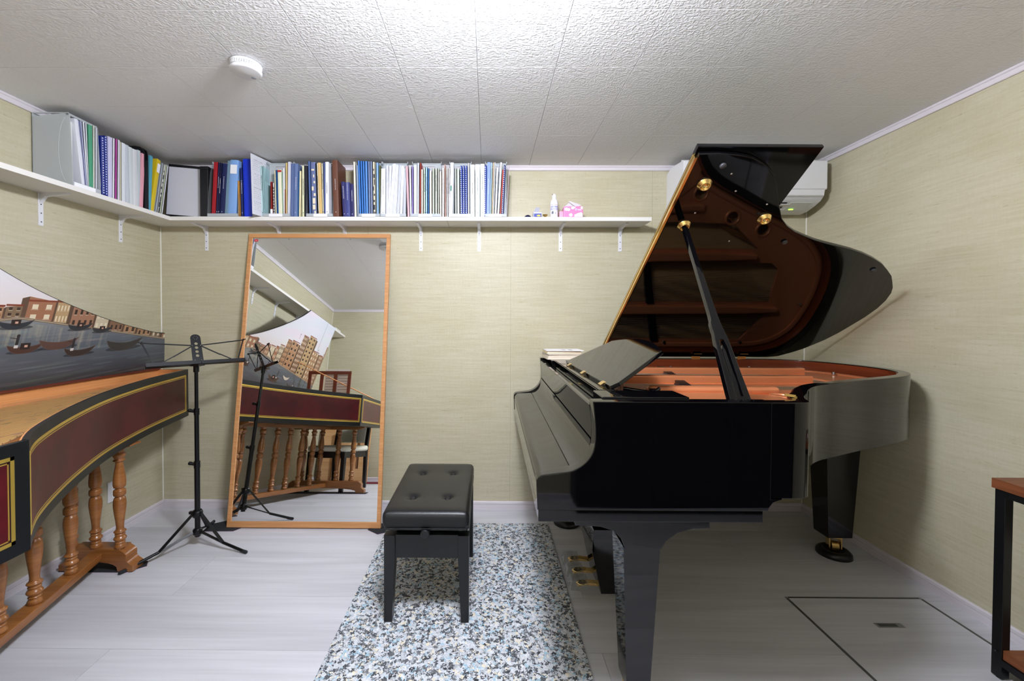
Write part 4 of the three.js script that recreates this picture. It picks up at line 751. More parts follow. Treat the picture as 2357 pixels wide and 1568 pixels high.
// generic canal view: sky, a row of plain houses along a quay, dark water with boats
function drawCanal(c, w, h) {
  const X = (z) => (z + 2.66) / 2.3 * w, Y = (s) => h - s / 0.92 * h;
  const horizon = (z) => (z < -1.75 ? 0.204 + (z + 2.58) * 0.157 : 0.334 - (z + 1.75) * 0.115);
  let g = c.createLinearGradient(0, 0, 0, h); g.addColorStop(0, '#c2c8d4'); g.addColorStop(0.45, '#d9d6dc'); g.addColorStop(0.66, '#d8ccc6'); g.addColorStop(1, '#c8b8ac'); c.fillStyle = g; c.fillRect(0, 0, w, h);
  for (let i = 0; i < 60; i++) { c.fillStyle = `rgba(${200 + hash(i, 1, 7) * 30},${196 + hash(i, 2, 7) * 26},${200 + hash(i, 3, 7) * 26},0.25)`; c.beginPath(); c.ellipse(hash(i, 4, 7) * w, hash(i, 5, 7) * h * 0.6, 60 + hash(i, 6, 7) * 160, 12 + hash(i, 7, 7) * 34, -0.1, 0, 7); c.fill(); }
  // water
  c.fillStyle = '#4a515b'; c.beginPath(); c.moveTo(0, h); for (let z = -2.66; z <= -0.36; z += 0.05) c.lineTo(X(z), Y(horizon(z))); c.lineTo(w, h); c.fill();
  g = c.createLinearGradient(0, Y(0.33), 0, h); g.addColorStop(0, 'rgba(150,150,148,0.75)'); g.addColorStop(0.4, 'rgba(110,116,122,0.35)'); g.addColorStop(1, 'rgba(46,50,57,0.95)'); c.fillStyle = g; c.beginPath(); c.moveTo(0, h); for (let z = -2.66; z <= -0.36; z += 0.05) c.lineTo(X(z), Y(horizon(z))); c.lineTo(w, h); c.fill();
  for (let i = 0; i < 260; i++) { const z = -2.66 + hash(i, 1, 8) * 2.3, s = hash(i, 2, 8) * horizon(z) * 0.98; c.fillStyle = `rgba(${120 + hash(i, 3, 8) * 60},${124 + hash(i, 4, 8) * 58},${128 + hash(i, 5, 8) * 50},${0.05 + hash(i, 6, 8) * 0.13})`; c.beginPath(); c.ellipse(X(z), Y(s), 30 + hash(i, 7, 8) * 110, 2 + hash(i, 8, 8) * 5, 0.05, 0, 7); c.fill(); }
  for (let i = 0; i < 46; i++) { const z = -2.2 + hash(i, 1, 9) * 0.62; c.fillStyle = `rgba(198,186,150,${0.06 + hash(i, 2, 9) * 0.12})`; c.fillRect(X(z), Y(horizon(z) - 0.02), 4 + hash(i, 3, 9) * 14, 40 + hash(i, 4, 9) * 60); }
  // houses
  const house = (z0, z1, top, col, side, win, rows, colsN) => {
    const b0 = Y(horizon(z0) + 0.002), b1 = Y(horizon(z1) + 0.002), x0 = X(z0), x1 = X(z1), t0 = Y(horizon(z0) + top), t1 = Y(horizon(z1) + top * 1.02);
    c.fillStyle = col; c.beginPath(); c.moveTo(x0, b0); c.lineTo(x0, t0); c.lineTo(x1, t1); c.lineTo(x1, b1); c.fill();
    c.fillStyle = side; c.beginPath(); c.moveTo(x1, b1); c.lineTo(x1, t1); c.lineTo(x1 + (x1 - x0) * 0.24, t1 + 8); c.lineTo(x1 + (x1 - x0) * 0.24, b1); c.fill();
    c.fillStyle = '#7c3a24'; c.fillRect(x0 - 3, t0 - 5, x1 - x0 + 6, 7);
    for (let r = 0; r < rows; r++) for (let k = 0; k < colsN; k++) { c.fillStyle = win; c.fillRect(x0 + (k + 0.25) * (x1 - x0) / colsN, t0 + (r + 0.32) * (b0 - t0) / rows, (x1 - x0) / colsN * 0.42, (b0 - t0) / rows * 0.46); c.fillStyle = 'rgba(230,220,196,0.5)'; c.fillRect(x0 + (k + 0.2) * (x1 - x0) / colsN, t0 + (r + 0.8) * (b0 - t0) / rows, (x1 - x0) / colsN * 0.52, 3); }
  };
  const tone = ['#99694c', '#b09268', '#80604a', '#a57e5c', '#c2b59a', '#8a5844', '#7c664e', '#9b7056'], sd = '#5c4636';
  let z = -2.66, i = 0; const edges = []; while (z < -0.36) { const wdt = 0.045 + hash(i, 1, 12) * 0.07 + (z > -1.2 ? 0.05 : 0); edges.push([z, z + wdt]); z += wdt * 1.16; i++; }
  edges.forEach(([a, b], k) => { const far = Math.abs((a + b) / 2 + 1.68), top = Math.min(0.4, (a > -1.68 ? 0.04 + far * 0.42 : 0.05 + far * 0.26)) * (0.8 + hash(k, 2, 12) * 0.4); house(a, b, top, tone[Math.floor(hash(k, 3, 12) * 8)], sd, hash(k, 4, 12) > 0.5 ? '#3d2c24' : '#d8ccb0', Math.max(2, Math.round(top / 0.05)), 2 + Math.floor(hash(k, 5, 12) * 3)); });
  for (let q = -1.1; q < -0.4; q += 0.17) { c.fillStyle = '#4a3a34'; c.fillRect(X(q), Y(horizon(q) + 0.37), 3, 46); c.fillRect(X(q) - 4, Y(horizon(q) + 0.37), 11, 8); }
  // quay
  c.strokeStyle = '#6b5642'; c.lineWidth = 9; c.beginPath(); for (let q = -2.66; q <= -0.36; q += 0.05) c.lineTo(X(q), Y(horizon(q) - 0.004)); c.stroke();
  c.strokeStyle = 'rgba(208,196,168,0.6)'; c.lineWidth = 4; c.stroke();
  // boats with standing rowers
  const boat = (zc, s, L, col, man, cab) => { const x = X(zc), y = Y(s), l = L * w / 2.3; c.fillStyle = 'rgba(30,32,38,0.55)'; c.beginPath(); c.ellipse(x, y + l * 0.1, l * 0.55, l * 0.07, 0.05, 0, 7); c.fill(); c.fillStyle = col; c.beginPath(); c.moveTo(x - l * 0.55, y - l * 0.2); c.quadraticCurveTo(x - l * 0.3, y + l * 0.24, x + l * 0.25, y + l * 0.16); c.quadraticCurveTo(x + l * 0.52, y + l * 0.08, x + l * 0.58, y - l * 0.14); c.quadraticCurveTo(x, y + l * 0.05, x - l * 0.55, y - l * 0.2); c.fill(); c.strokeStyle = 'rgba(120,96,80,0.45)'; c.lineWidth = 2; c.stroke(); if (cab) { c.fillStyle = '#2e2220'; c.fillRect(x - l * 0.12, y - l * 0.2, l * 0.3, l * 0.22); c.fillStyle = '#c9a08a'; c.fillRect(x - l * 0.04, y - l * 0.13, l * 0.1, l * 0.08); } if (man) { const mx = x + l * 0.3; c.fillStyle = '#2c2a2a'; c.fillRect(mx - 4, y - l * 0.42, 10, l * 0.32); c.beginPath(); c.arc(mx + 1, y - l * 0.46, 6, 0, 7); c.fill(); c.fillStyle = '#c8c4c0'; c.fillRect(mx - 6, y - l * 0.14, 14, 12); c.strokeStyle = '#3a302a'; c.lineWidth = 3; c.beginPath(); c.moveTo(mx, y - l * 0.36); c.lineTo(mx + l * 0.24, y - l * 0.4); c.stroke(); } };
  boat(-1.80, 0.192, 0.13, '#4b332c', true, true); boat(-1.74, 0.3, 0.12, '#2c3138', false, true); boat(-1.94, 0.205, 0.16, '#5a4038', false, false); boat(-2.05, 0.16, 0.14, '#3c2f2a', true, false); boat(-2.3, 0.18, 0.2, '#3b3836', false, false); boat(-2.02, 0.285, 0.11, '#2e3136', false, true); boat(-2.14, 0.268, 0.1, '#2e3136', false, true); boat(-1.5, 0.2, 0.15, '#3c3430', true, false); boat(-1.28, 0.13, 0.18, '#4a3a32', true, true); boat(-1.05, 0.17, 0.12, '#c8c0b0', false, false); boat(-0.9, 0.1, 0.16, '#3c3632', true, false);
  g = c.createLinearGradient(0, Y(0.05), 0, h); g.addColorStop(0, 'rgba(40,44,50,0)'); g.addColorStop(1, 'rgba(40,44,50,0.5)'); c.fillStyle = g; c.fillRect(0, Y(0.05), w, h);
}
{ // turned stand
  const o = thing('harpsichord_stand', 'turned wooden stand with baluster legs and long stretcher under the harpsichord', 'stand', [-1.75, 0, -1.43]);
  const off = (g) => g.translate(1.75, 0, 1.43), Y0 = 0.0056;
  const foot = (x0, x1, z, h, nm) => {                        // board with scroll ends and an arch
    const p = [[x0, Y0], [x0 + 0.075, Y0]], m = [[x1 - 0.075, Y0], [x1, Y0]], arch = []; for (let i = 0; i <= 10; i++) { const a = Math.PI - (i / 10) * Math.PI, r = (x1 - x0) / 2 - 0.075; arch.push([(x0 + x1) / 2 + Math.cos(a) * r, Y0 + Math.sin(a) ** 0.6 * 0.045]); }
    const end = (s, xe) => { const q = []; for (let i = 0; i <= 8; i++) { const k = i / 8; q.push([xe - s * (0.012 * Math.sin(k * Math.PI * 2) + k * 0.062), Y0 + 0.028 + k * (h - 0.034 - Y0)]); } return q; };
    const pts = [...p, ...arch.slice(1, -1), ...m, [x1, Y0 + 0.028], ...end(1, x1), [x1 - 0.062, h], [x0 + 0.062, h], ...end(-1, x0).reverse(), [x0, Y0 + 0.028]];
    return slab(pts, z - 0.034, z + 0.034, 0.002, [], 0.7);
  };
  part(o, 'foot', off(foot(-2.12, -1.752, -2.06, 0.118)), M.oak); part(o, 'foot', off(foot(-2.0, -1.215, -0.785, 0.118)), M.oak);
  const X = (z) => -1.894 + 0.26 * (z + 1.865);
  part(o, 'stretcher', off(triUV(slab([[0, 0.062], [0.0, 0.096], [1.265, 0.096], [1.265, 0.062]], -0.032, 0.032, 0.003).rotateY(-Math.PI / 2).rotateY(0.2545).translate(X(-2.05) + 0.0, 0, -2.05))), M.oak);
  const prof13 = [[0.0, 0], [0.021, 0], [0.024, 0.012], [0.0185, 0.024], [0.0215, 0.03], [0.018, 0.036], [0.0265, 0.05], [0.019, 0.064], [0.0215, 0.071], [0.019, 0.077], [0.0255, 0.087], [0.0165, 0.098], [0.0165, 0.125], [0.0225, 0.18], [0.0265, 0.225], [0.024, 0.258], [0.017, 0.27], [0.0245, 0.277], [0.0255, 0.29], [0.0245, 0.303], [0.0165, 0.311], [0.0245, 0.322], [0.026, 0.35], [0.022, 0.395], [0.016, 0.435], [0.0165, 0.452], [0.0255, 0.458], [0.019, 0.465], [0.0215, 0.473], [0.0265, 0.483], [0.0255, 0.493], [0.018, 0.503], [0.0235, 0.514], [0.0245, 0.52], [0, 0.52]];
  const pts = new THREE.SplineCurve(prof13.map(([r, y]) => V2(r, y))).getPoints(110).map((p) => [Math.max(0, p.x), p.y]);
  const leg = (x, z, yb, yt) => { const g = lathe(pts, 24); g.scale(1, (yt - yb) / 0.52, 1); part(o, 'baluster', off(triUV(g.translate(x, yb, z))), M.oak); };
  for (const x of [-2.068, -1.948, -1.827]) leg(x, -2.045, 0.117, 0.612);
  for (const z of [-1.868, -1.668, -1.505, -1.35, -1.19, -1.03]) leg(X(z), z, 0.095, 0.612);
  for (const x of [-1.86, -1.69, -1.515, -1.362]) leg(x, -0.785, 0.117, 0.612);
  for (const [x0, x1, z] of [[-2.11, -1.745, -2.045], [-2.03, -1.255, -0.785]]) part(o, 'top_rail', off(slab([[x0, 0.6395], [x0, 0.632], [x0 + 0.03, 0.621], [x0 + 0.06, 0.6105], [x1 - 0.06, 0.6105], [x1 - 0.03, 0.621], [x1, 0.632], [x1, 0.6395]], z - 0.034, z + 0.034, 0.001)), M.oak);
  part(o, 'top_rail', off(triUV(slab([[0, 0.611], [0, 0.6395], [1.265, 0.6395], [1.265, 0.611]], -0.03, 0.03, 0.002).rotateY(-Math.PI / 2).rotateY(0.2545).translate(X(-2.05), 0, -2.05))), M.oak);
}
{ // sheet music on the harpsichord desk, seen in the mirror
  const st = canvasTex(256, 360, (c, w, h) => { c.fillStyle = '#e6e4e0'; c.fillRect(0, 0, w, h); c.fillStyle = '#55555c'; for (let r = 0; r < 9; r++) { const y = 34 + r * 36; for (let l = 0; l < 5; l++) c.fillRect(18, y + l * 4, 220, 1); for (let k = 0; k < 22; k++) { c.beginPath(); c.ellipse(26 + k * 9.6, y + hash(r, k, 3) * 16, 3, 2.2, 0, 0, 7); c.fill(); } } });
  const m = std({ map: st, roughness: 0.75 });
  const o = thing('sheet_music', 'open printed sheet music standing on the harpsichord music desk, seen in the mirror', 'sheet music', [-1.62, HY + 0.007, -0.727]);
  for (const s of [-1, 1]) part(o, 'page', box(0.128, 0.3, 0.0015, s * 0.066, 0.15, 0), m);
}
{ // dining chair at the keyboard end, seen in the mirror
  const o = thing('dining_chair', 'dark wooden chair with white padded seat at the harpsichord, seen in the mirror', 'chair', [-1.6, 0, -0.47], 0.2);
  const W = 0.19, B = std({ color: 0x1a1214, roughness: 0.4 });
  for (const s of [-1, 1]) { part(o, 'leg', prof([[-0.265, 0], [-0.235, 0], [-0.225, 0.39], [-0.275, 0.39]], s * W - 0.02, s * W + 0.02, 0.003), B); part(o, 'rear_leg', prof([[0.22, 0], [0.25, 0], [0.235, 0.4], [0.3, 0.86], [0.27, 0.86], [0.195, 0.4]], s * W - 0.018, s * W + 0.018, 0.003), B); }
  part(o, 'seat_rail', join([span(-W, W, 0.33, 0.392, -0.27, -0.245), span(-W, W, 0.33, 0.392, 0.2, 0.225), span(-W - 0.012, -W + 0.012, 0.33, 0.392, -0.25, 0.21), span(W - 0.012, W + 0.012, 0.33, 0.392, -0.25, 0.21)]), B);
  part(o, 'seat', box(0.44, 0.06, 0.5, 0, 0.42, -0.03, 0.026, 4), M.cream);
  part(o, 'backrest', box(0.35, 0.36, 0.05, 0, 0.66, 0, 0.022, 4).rotateX(0.14).translate(0, 0.0, 0.16), M.cream);
}
{ // pine boards leaning on the rear wall, and a strip of red carpet, seen in the mirror
  const lean = (g, a, x, z) => g.rotateX(a).translate(x, 0.001, z);
  const bA = thing('pine_board', 'tall pale pine board leaning on the rear wall, seen in the mirror', 'board', [-1.66, 0.004, 0.27]);
  part(bA, 'board', triUV(span(-0.17, 0.17, 0, 0.95, -0.012, 0.012, 0.002)).rotateX(0.075), M.pine);
  const bB = thing('pine_board', 'shorter knotty pine board with a routed recess before the tall one, seen in the mirror', 'board', [-1.72, 0.004, 0.22]);
  part(bB, 'board', triUV(slab([[-0.2, 0], [0.2, 0], [0.2, 0.6], [-0.2, 0.6]], -0.012, 0.012, 0.001, [[[0.08, 0.16], [0.12, 0.16], [0.12, 0.48], [0.08, 0.48]]])).rotateX(0.07), M.pine); part(bB, 'recess_back', span(0.075, 0.125, 0.155, 0.485, -0.011, -0.004).rotateX(0.07).translate(0, 0, 0.016), paint('#8a6040', 0.7));
  const bC = thing('pine_board', 'narrow pine board leaning near the left rear corner, seen in the mirror', 'board', [-2.02, 0.004, 0.25]);
  part(bC, 'board', triUV(span(-0.08, 0.08, 0, 0.66, -0.011, 0.011, 0.002)).rotateX(0.09), M.pine);
  solo('carpet_strip', triUV(span(-0.62, 0.62, 0, 0.005, -0.11, 0.11, 0.002)), M.carpet, 'strip of dark red carpet along the rear wall, seen in the mirror', 'carpet', undefined, [-1.52, 0, 0.21]);
}

// ---------- chipped foam mat and piano bench ----------
solo('floor_mat', triUV(span(-0.597, 0.37, 0.0002, 0.013, -2.524, -0.74, 0.003)), M.mat, 'long grey mat of chipped recycled foam under the piano bench', 'mat');
{
  const o = thing('piano_bench', 'black adjustable piano bench with buttoned leather seat standing on the foam mat', 'bench', [-0.249, 0.013, -1.945]);
  const y = (v) => v - 0.013, xa = -0.172, xb = 0.172, za = -0.257, zb = 0.257;
  // seat: soft block with four pulled-in buttons
  const W = 0.352, L = 0.582, T = 0.066, g = new RoundedBoxGeometry(W, T, L, 26, 0.022);
  const p = g.attributes.position, btn = [[-0.076, -0.14], [0.076, -0.14], [-0.076, 0.14], [0.076, 0.14]];
  const dense = new THREE.BoxGeometry(W, T, L, 56, 6, 92), q = dense.attributes.position;
  for (let i = 0; i < q.count; i++) {
    let x = q.getX(i), yy = q.getY(i), z = q.getZ(i); const r = 0.02, hx = W / 2 - r, hy = T / 2 - r, hz = L / 2 - r;
    const cx = Math.max(-hx, Math.min(hx, x)), cy = Math.max(-hy, Math.min(hy, yy)), cz = Math.max(-hz, Math.min(hz, z)), d = V3(x - cx, yy - cy, z - cz); if (d.lengthSq() > 0) d.setLength(r);
    x = cx + d.x; yy = cy + d.y; z = cz + d.z;
    if (yy > 0) { const k = yy / (T / 2), ex = Math.min(1, (W / 2 - Math.abs(x)) / 0.05), ez = Math.min(1, (L / 2 - Math.abs(z)) / 0.05); yy += 0.007 * k * Math.sin(ex * Math.PI / 2) * Math.sin(ez * Math.PI / 2); for (const [bx, bz] of btn) { const e = Math.hypot(x - bx, z - bz); yy -= k * 0.0135 * Math.exp(-(e * e) / 0.00042); yy -= k * 0.003 * Math.exp(-(e * e) / 0.004); } }
    if (yy < -0.02) { x *= 0.992; }
    q.setXYZ(i, x, yy, z);
  }
  dense.computeVertexNormals(); dense.translate(0, y(0.447), 0.02 - 0.02);
  part(o, 'seat', dense, M.leather);
  part(o, 'piping', join([[-1, 1].map((s) => tube([[s * W / 2 * 0.99, y(0.417), -L / 2 + 0.01], [s * W / 2 * 0.99, y(0.417), L / 2 - 0.01]], 0.0022)), [-1, 1].map((s) => tube([[-W / 2 + 0.01, y(0.417), s * L / 2 * 0.992], [W / 2 - 0.01, y(0.417), s * L / 2 * 0.992]], 0.0022))].flat()), M.leather);
  for (const [x, z] of btn) part(o, 'button', new THREE.SphereGeometry(1, 18, 10).scale(0.0115, 0.0055, 0.0115).translate(x, y(0.475), z), M.leather);
  part(o, 'seat_board', span(-W / 2 + 0.012, W / 2 - 0.012, y(0.405), y(0.416), -L / 2 + 0.012, L / 2 - 0.012, 0.002), M.satin);
  for (const sx of [-1, 1]) for (const sz of [-1, 1]) {
    const x0 = sx * 0.174, in0 = sx * 0.129, in1 = sx * 0.142, k = [[x0, y(0.013)], [in1, y(0.013)], [in0, y(0.28)], [in0, y(0.372)], [x0, y(0.372)]];
    part(o, 'leg', slab(k, sz > 0 ? zb - 0.044 : za, sz > 0 ? zb : za + 0.044, 0.0015), M.satin);
  }
  for (const s of [-1, 1]) part(o, 'apron', span(-0.13, 0.13, y(0.276), y(0.372), s > 0 ? zb - 0.03 : za + 0.008, s > 0 ? zb - 0.008 : za + 0.03, 0.0015), M.satin);
  for (const s of [-1, 1]) part(o, 'side_rail', span(s * 0.166, s * 0.146, y(0.276), y(0.372), za + 0.04, zb - 0.04, 0.0015), M.satin);
  const sc = []; for (const s of [-1, 1]) for (const k of [-1, 1]) sc.push(flatBar([s * 0.12, y(0.36), k * 0.2], [s * 0.12, y(0.408), -k * 0.05], 0.018, 0.003)); for (const k of [-0.2, 0.05, -0.05, 0.2]) sc.push(rod([-0.125, k * k > 0.01 ? y(0.362) : y(0.402), k], [0.125, k * k > 0.01 ? y(0.362) : y(0.402), k], 0.005)); sc.push(rod([0, y(0.388), -0.2], [0, y(0.388), 0.27], 0.006), box(0.03, 0.03, 0.02, -0.07, y(0.386), 0.18), box(0.26, 0.02, 0.014, 0, y(0.366), 0.2));
  part(o, 'lift_mechanism', join(sc), M.blackMetal);
  const kg = [lathe([[0, 0], [0.0165, 0], [0.0175, 0.004], [0.0175, 0.022], [0.016, 0.026], [0, 0.026]], 32).rotateX(Math.PI / 2)]; for (let i = 0; i < 36; i++) { const a = i / 36 * 6.2832; kg.push(box(0.0018, 0.0016, 0.02, 0.0176, 0, 0.012).rotateZ(a)); }
  part(o, 'height_knob', join(kg).translate(0.0, y(0.4), 0.278), M.blackSoft);
}

// ---------- grand piano ----------
const PY = 1.016, PB = 0.728;                                   // top and bottom of the rim
const sk = (z) => 0.0125 * (-z - 1.231);                        // the keyboard front runs slightly oblique
function skew(g) { const p = g.attributes.position; for (let i = 0; i < p.count; i++) p.setX(i, p.getX(i) + sk(p.getZ(i))); return g; }
const rimOut = smooth([[0.86, -1.231], [0.92, -1.2315], [0.952, -1.239], [0.972, -1.262], [0.986, -1.295], [1.02, -1.345], [1.068, -1.396], [1.13, -1.47], [1.206, -1.539], [1.28, -1.583], [1.354, -1.617], [1.504, -1.688], [1.669, -1.754], [1.815, -1.825], [1.92, -1.902], [1.995, -2.0], [2.03, -2.13], [2.022, -2.3], [1.965, -2.48], [1.86, -2.59], [1.72, -2.642], [1.55, -2.655]], 120);
const rimPath = [[0.84, -1.231], ...rimOut, [1.2, -2.655], [0.8, -2.655], [0.42, -2.655]];
const lidPts = [[0.718, -0.012], [0.714, 1.438], [0.78, 1.44], [0.847, 1.435], [0.9, 1.424], [0.935, 1.409], [0.975, 1.387], [1.008, 1.36], [1.04, 1.325], [1.068, 1.284], [1.1, 1.236], [1.134, 1.19], [1.165, 1.148], [1.208, 1.11], [1.262, 1.076], [1.324, 1.049], [1.376, 1.028], [1.429, 1.011], [1.5, 0.991], [1.568, 0.971], [1.64, 0.945], [1.705, 0.916], [1.775, 0.878], [1.832, 0.836], [1.886, 0.793], [1.928, 0.747], [1.965, 0.704], [1.992, 0.661], [2.015, 0.6], [2.028, 0.529], [2.027, 0.444], [2.014, 0.36], [2.0, 0.28], [1.975, 0.2], [1.92, 0.098], [1.872, 0.045], [1.818, 0.0], [1.76, -0.012]];
{
  const o = thing('grand_piano', 'black polished grand piano with raised lid, closed key lid and copper iron frame', 'piano', [0.9, 0, -1.93]);
  const off = (g) => g.translate(-0.9, 0, 1.93), B = M.black;
  const P = (name, g, m = B, lab, kind) => part(o, name, off(g), m, lab, kind);
  // rim: near side, bentside, tail, spine
  const rimSec = bar(-0.042, 0, PB, PY, 0.004);
  P('rim', sweep(rimPath, rimSec, false, 0.7));
  P('inner_rim', sweep([[0.45, -1.236], [0.7, -1.236], ...rimPath.slice(1)], [[-0.046, 0.86], [-0.042, 0.86], [-0.042, PY - 0.0045], [-0.046, PY - 0.0045]], false, 0.7), M.rimWood, 'reddish veneered inner face of the rim');
  // cheeks with the curved front
  const cheek = [[0.149, 0.692], ...spline([[0.1455, 0.768], [0.1475, 0.783], [0.1535, 0.791], [0.164, 0.7965], [0.2, 0.8015], [0.242, 0.807], [0.266, 0.8165], [0.287, 0.831], [0.303, 0.849], [0.314, 0.8715], [0.3185, 0.9], [0.3185, 0.932], [0.316, 0.97], [0.311, PY]], 60), [0.8398, PY], [0.8398, 0.7278], [0.874, 0.7278], [0.858, 0.724], [0.846, 0.7165], [0.836, 0.703], [0.831, 0.692]];
  P('cheek', skew(slab(cheek, -1.2812, -1.231, 0.0028)).translate(0, 0, 0));
  P('cheek', skew(slab(cheek, -2.655, -2.605, 0.0028)));
  P('key_bed', skew(span(0.152, 0.82, 0.655, 0.692, -2.65, -1.2345, 0.003)));
  P('key_slip', skew(slab([[0.152, 0.693], [0.148, 0.762], [0.152, 0.766], [0.17, 0.766], [0.17, 0.693]], -2.605, -1.2815)));
  // closed key lid and the board behind it
  const kl = [...spline([[0.1525, 0.768], [0.15, 0.774], [0.153, 0.783], [0.16, 0.7905], [0.172, 0.7955], [0.22, 0.799], [0.252, 0.8025]], 24), [0.2545, 0.8], ...spline([[0.2565, 0.8035], [0.276, 0.811], [0.294, 0.826], [0.306, 0.8445], [0.3135, 0.867], [0.3165, 0.889]], 24), [0.326, 0.89], [0.325, 0.862], [0.317, 0.835], [0.3, 0.811], [0.28, 0.797], [0.25, 0.789], [0.17, 0.78]];
  P('key_lid', skew(slab(kl, -2.6035, -1.283)));
  P('fallboard', skew(slab([[0.3185, 0.8945], [0.3195, 0.93], [0.3165, 0.968], [0.312, 0.996], [0.316, 1.0], [0.326, 1.0], [0.329, 0.93], [0.327, 0.8935]], -2.603, -1.2835)));
  P('name_board', skew(span(0.329, 0.362, 0.86, 0.984, -2.603, -1.2835)));
  P('lock_plate', skew(span(0.336, 0.352, 0.984, 0.9855, -1.8, -1.755)), M.brass);
  // music desk on its sliding frame
  P('desk_frame', skew(join([span(0.366, 0.374, 0.984, 1.022, -2.39, -1.405, 0.001), span(0.366, 0.43, 1.012, 1.022, -2.39, -1.405, 0.002), span(0.374, 0.52, 0.984, 1.008, -2.39, -2.34), span(0.374, 0.52, 0.984, 1.008, -1.455, -1.405)])));
  for (const [a, b] of [[-1.402, -1.2815], [-2.603, -2.395]]) P('desk_block', skew(span(0.352, 0.62, 0.93, 1.021, a, b, 0.003)));
  P('desk_side_panel', plan([[0.45, -1.275], [0.625, -1.275], [0.64, -1.33], [0.655, -1.495], [0.575, -1.51], [0.45, -1.51]], 0.985, 1.0, 0.002));
  const th = 0.5, dk = new THREE.Matrix4().makeRotationZ(0).premultiply(new THREE.Matrix4());
  const topCurve = []; for (let i = 0; i <= 16; i++) { const k = i / 16; topCurve.push([-1.5 - 0.62 * k, 0.238 + 0.05 * Math.sin(Math.PI * k) ** 0.9 + 0.008 * k]); }
  const deskPts = [[-2.215, 0], [-1.415, 0], [-1.405, 0.03], ...topCurve, [-2.22, 0.03]];       // (z, up the panel)
  const toDesk = (g) => g.applyMatrix4(new THREE.Matrix4().makeBasis(V3(0, 0, 1), V3(Math.cos(th), Math.sin(th), 0), V3(-Math.sin(th), Math.cos(th), 0)).setPosition(0.415, 1.033, 0));
  P('music_desk', toDesk(slab(deskPts, -0.014, 0, 0.002)));
  for (const z of [-1.5, -1.8, -2.1]) P('desk_hinge', toDesk(join([span(z - 0.018, z + 0.018, -0.016, 0.006, -0.002, 0.0012), span(z - 0.018, z + 0.018, -0.006, 0.0, -0.005, 0.002)])), M.brass);
  P('desk_prop', rod([0.55, 1.0, -1.42], [0.6, 1.018, -1.46], 0.006)); P('desk_prop', join([rod([0.5, 1.005, -1.54], [0.66, 0.985, -1.5], 0.007), box(0.03, 0.012, 0.02, 0.6, 1.004, -1.5)]));
  // soundboard, iron frame, strings
  const at = (d) => { const r = []; const pth = smooth([[0.42, -1.231], [0.62, -1.231], ...rimPath], 160); for (let i = 0; i < pth.length; i++) { const a = pth[Math.max(0, i - 1)], b = pth[Math.min(pth.length - 1, i + 1)], L = Math.hypot(b[0] - a[0], b[1] - a[1]) || 1; r.push([pth[i][0] + (b[1] - a[1]) / L * d, pth[i][1] - (b[0] - a[0]) / L * d]); } return r; };
  const in1 = at(0.05), in2 = at(0.2);
  P('soundboard', plan([...at(0.046).filter((p) => p[0] > 0.6), [0.6, -2.6], [0.6, -1.28]], 0.885, 0.895), M.soundboard);
  const zlim = (z) => { let m = 0.9; for (const [x, zz] of in2) if (zz < -1.45 && Math.abs(zz - z) < 0.02 && x > m && zz > -2.05) m = x; return m; };
  const hitch = (z) => { const t = (-z - 1.42) / 0.66; return z > -2.08 ? 0.99 + Math.pow(Math.max(0, t), 1.15) * 0.72 : 1.72 - Math.max(0, -z - 2.38) * 0.7; };
  const wins = []; for (const [za, zb] of [[-1.79, -1.965], [-2.045, -2.295], [-2.375, -2.55]]) { const w = [[0.72, za], [hitch(za), za]]; for (let i = 1; i < 6; i++) { const z = za + (zb - za) * i / 6; w.push([hitch(z), z]); } w.push([hitch(zb), zb], [0.72, zb]); wins.push(w); }
  const circ = (x, z, r) => { const c = []; for (let i = 0; i < 24; i++) c.push([x + r * Math.cos(i / 24 * 6.2832), z + r * Math.sin(i / 24 * 6.2832)]); return c; };
  const holes = [[1.165, -1.655], [1.372, -1.785], [1.56, -1.852]].map(([x, z]) => circ(x, z, 0.034));
  const plate = [...in1.filter((p) => p[0] > 0.46), [0.44, -2.6], [0.44, -1.283]];
  P('iron_frame', plan(plate, 0.944, 0.955, 0.002, [...wins, ...holes]), M.copper, 'copper painted iron frame');
  for (const [x, z] of [[1.165, -1.655], [1.372, -1.785], [1.56, -1.852]]) P('frame_rosette', new THREE.TorusGeometry(0.038, 0.007, 10, 32).rotateX(Math.PI / 2).translate(x, 0.956, z), M.copper);
  P('frame_rim', sweep(at(0.052).filter((p) => p[0] > 0.46), [[-0.034, 0.953], [-0.004, 0.953], [-0.004, 0.959], [-0.009, 0.963], [-0.028, 0.963], [-0.034, 0.959]], false, 0.7), M.copper);
  P('frame_strut', span(0.66, 1.2, 0.945, 0.985, -1.755, -1.705, 0.0185, 6), M.copper);
  for (const [z, x0, x1] of [[-2.005, 0.62, 1.55], [-2.335, 0.62, 1.76]]) P('frame_strut', plan([[x0, z - 0.028], [x0, z + 0.028], [x1 - 0.2, z + 0.022], [x1, z + 0.012], [x1, z - 0.012], [x1 - 0.2, z - 0.022]], 0.948, 0.992, 0.006), M.copper);
  P('pin_web', plan([[0.46, -1.53], [0.62, -1.53], [0.62, -2.58], [0.46, -2.58]], 0.955, 0.962, 0.003), M.copper);
  P('treble_plate', plan([[0.62, -1.29], [1.0, -1.3], [1.08, -1.42], [1.13, -1.5], [1.12, -1.6], [1.02, -1.68], [0.62, -1.68]], 0.954, 0.966, 0.005), M.copper);
  const str = []; for (let i = 0; i < 96; i++) { const z = -1.475 - i * 0.0112; if (z > -1.78 || [-2.005, -2.335].some((s) => Math.abs(s - z) < 0.036)) continue; str.push(rod([0.62, 0.957, z], [hitch(z) + 0.05, 0.944, z - 0.012 * (hitch(z) - 0.84)], i > 60 ? 0.0014 : 0.0007, i > 60 ? 0.0014 : 0.0007, 5)); }
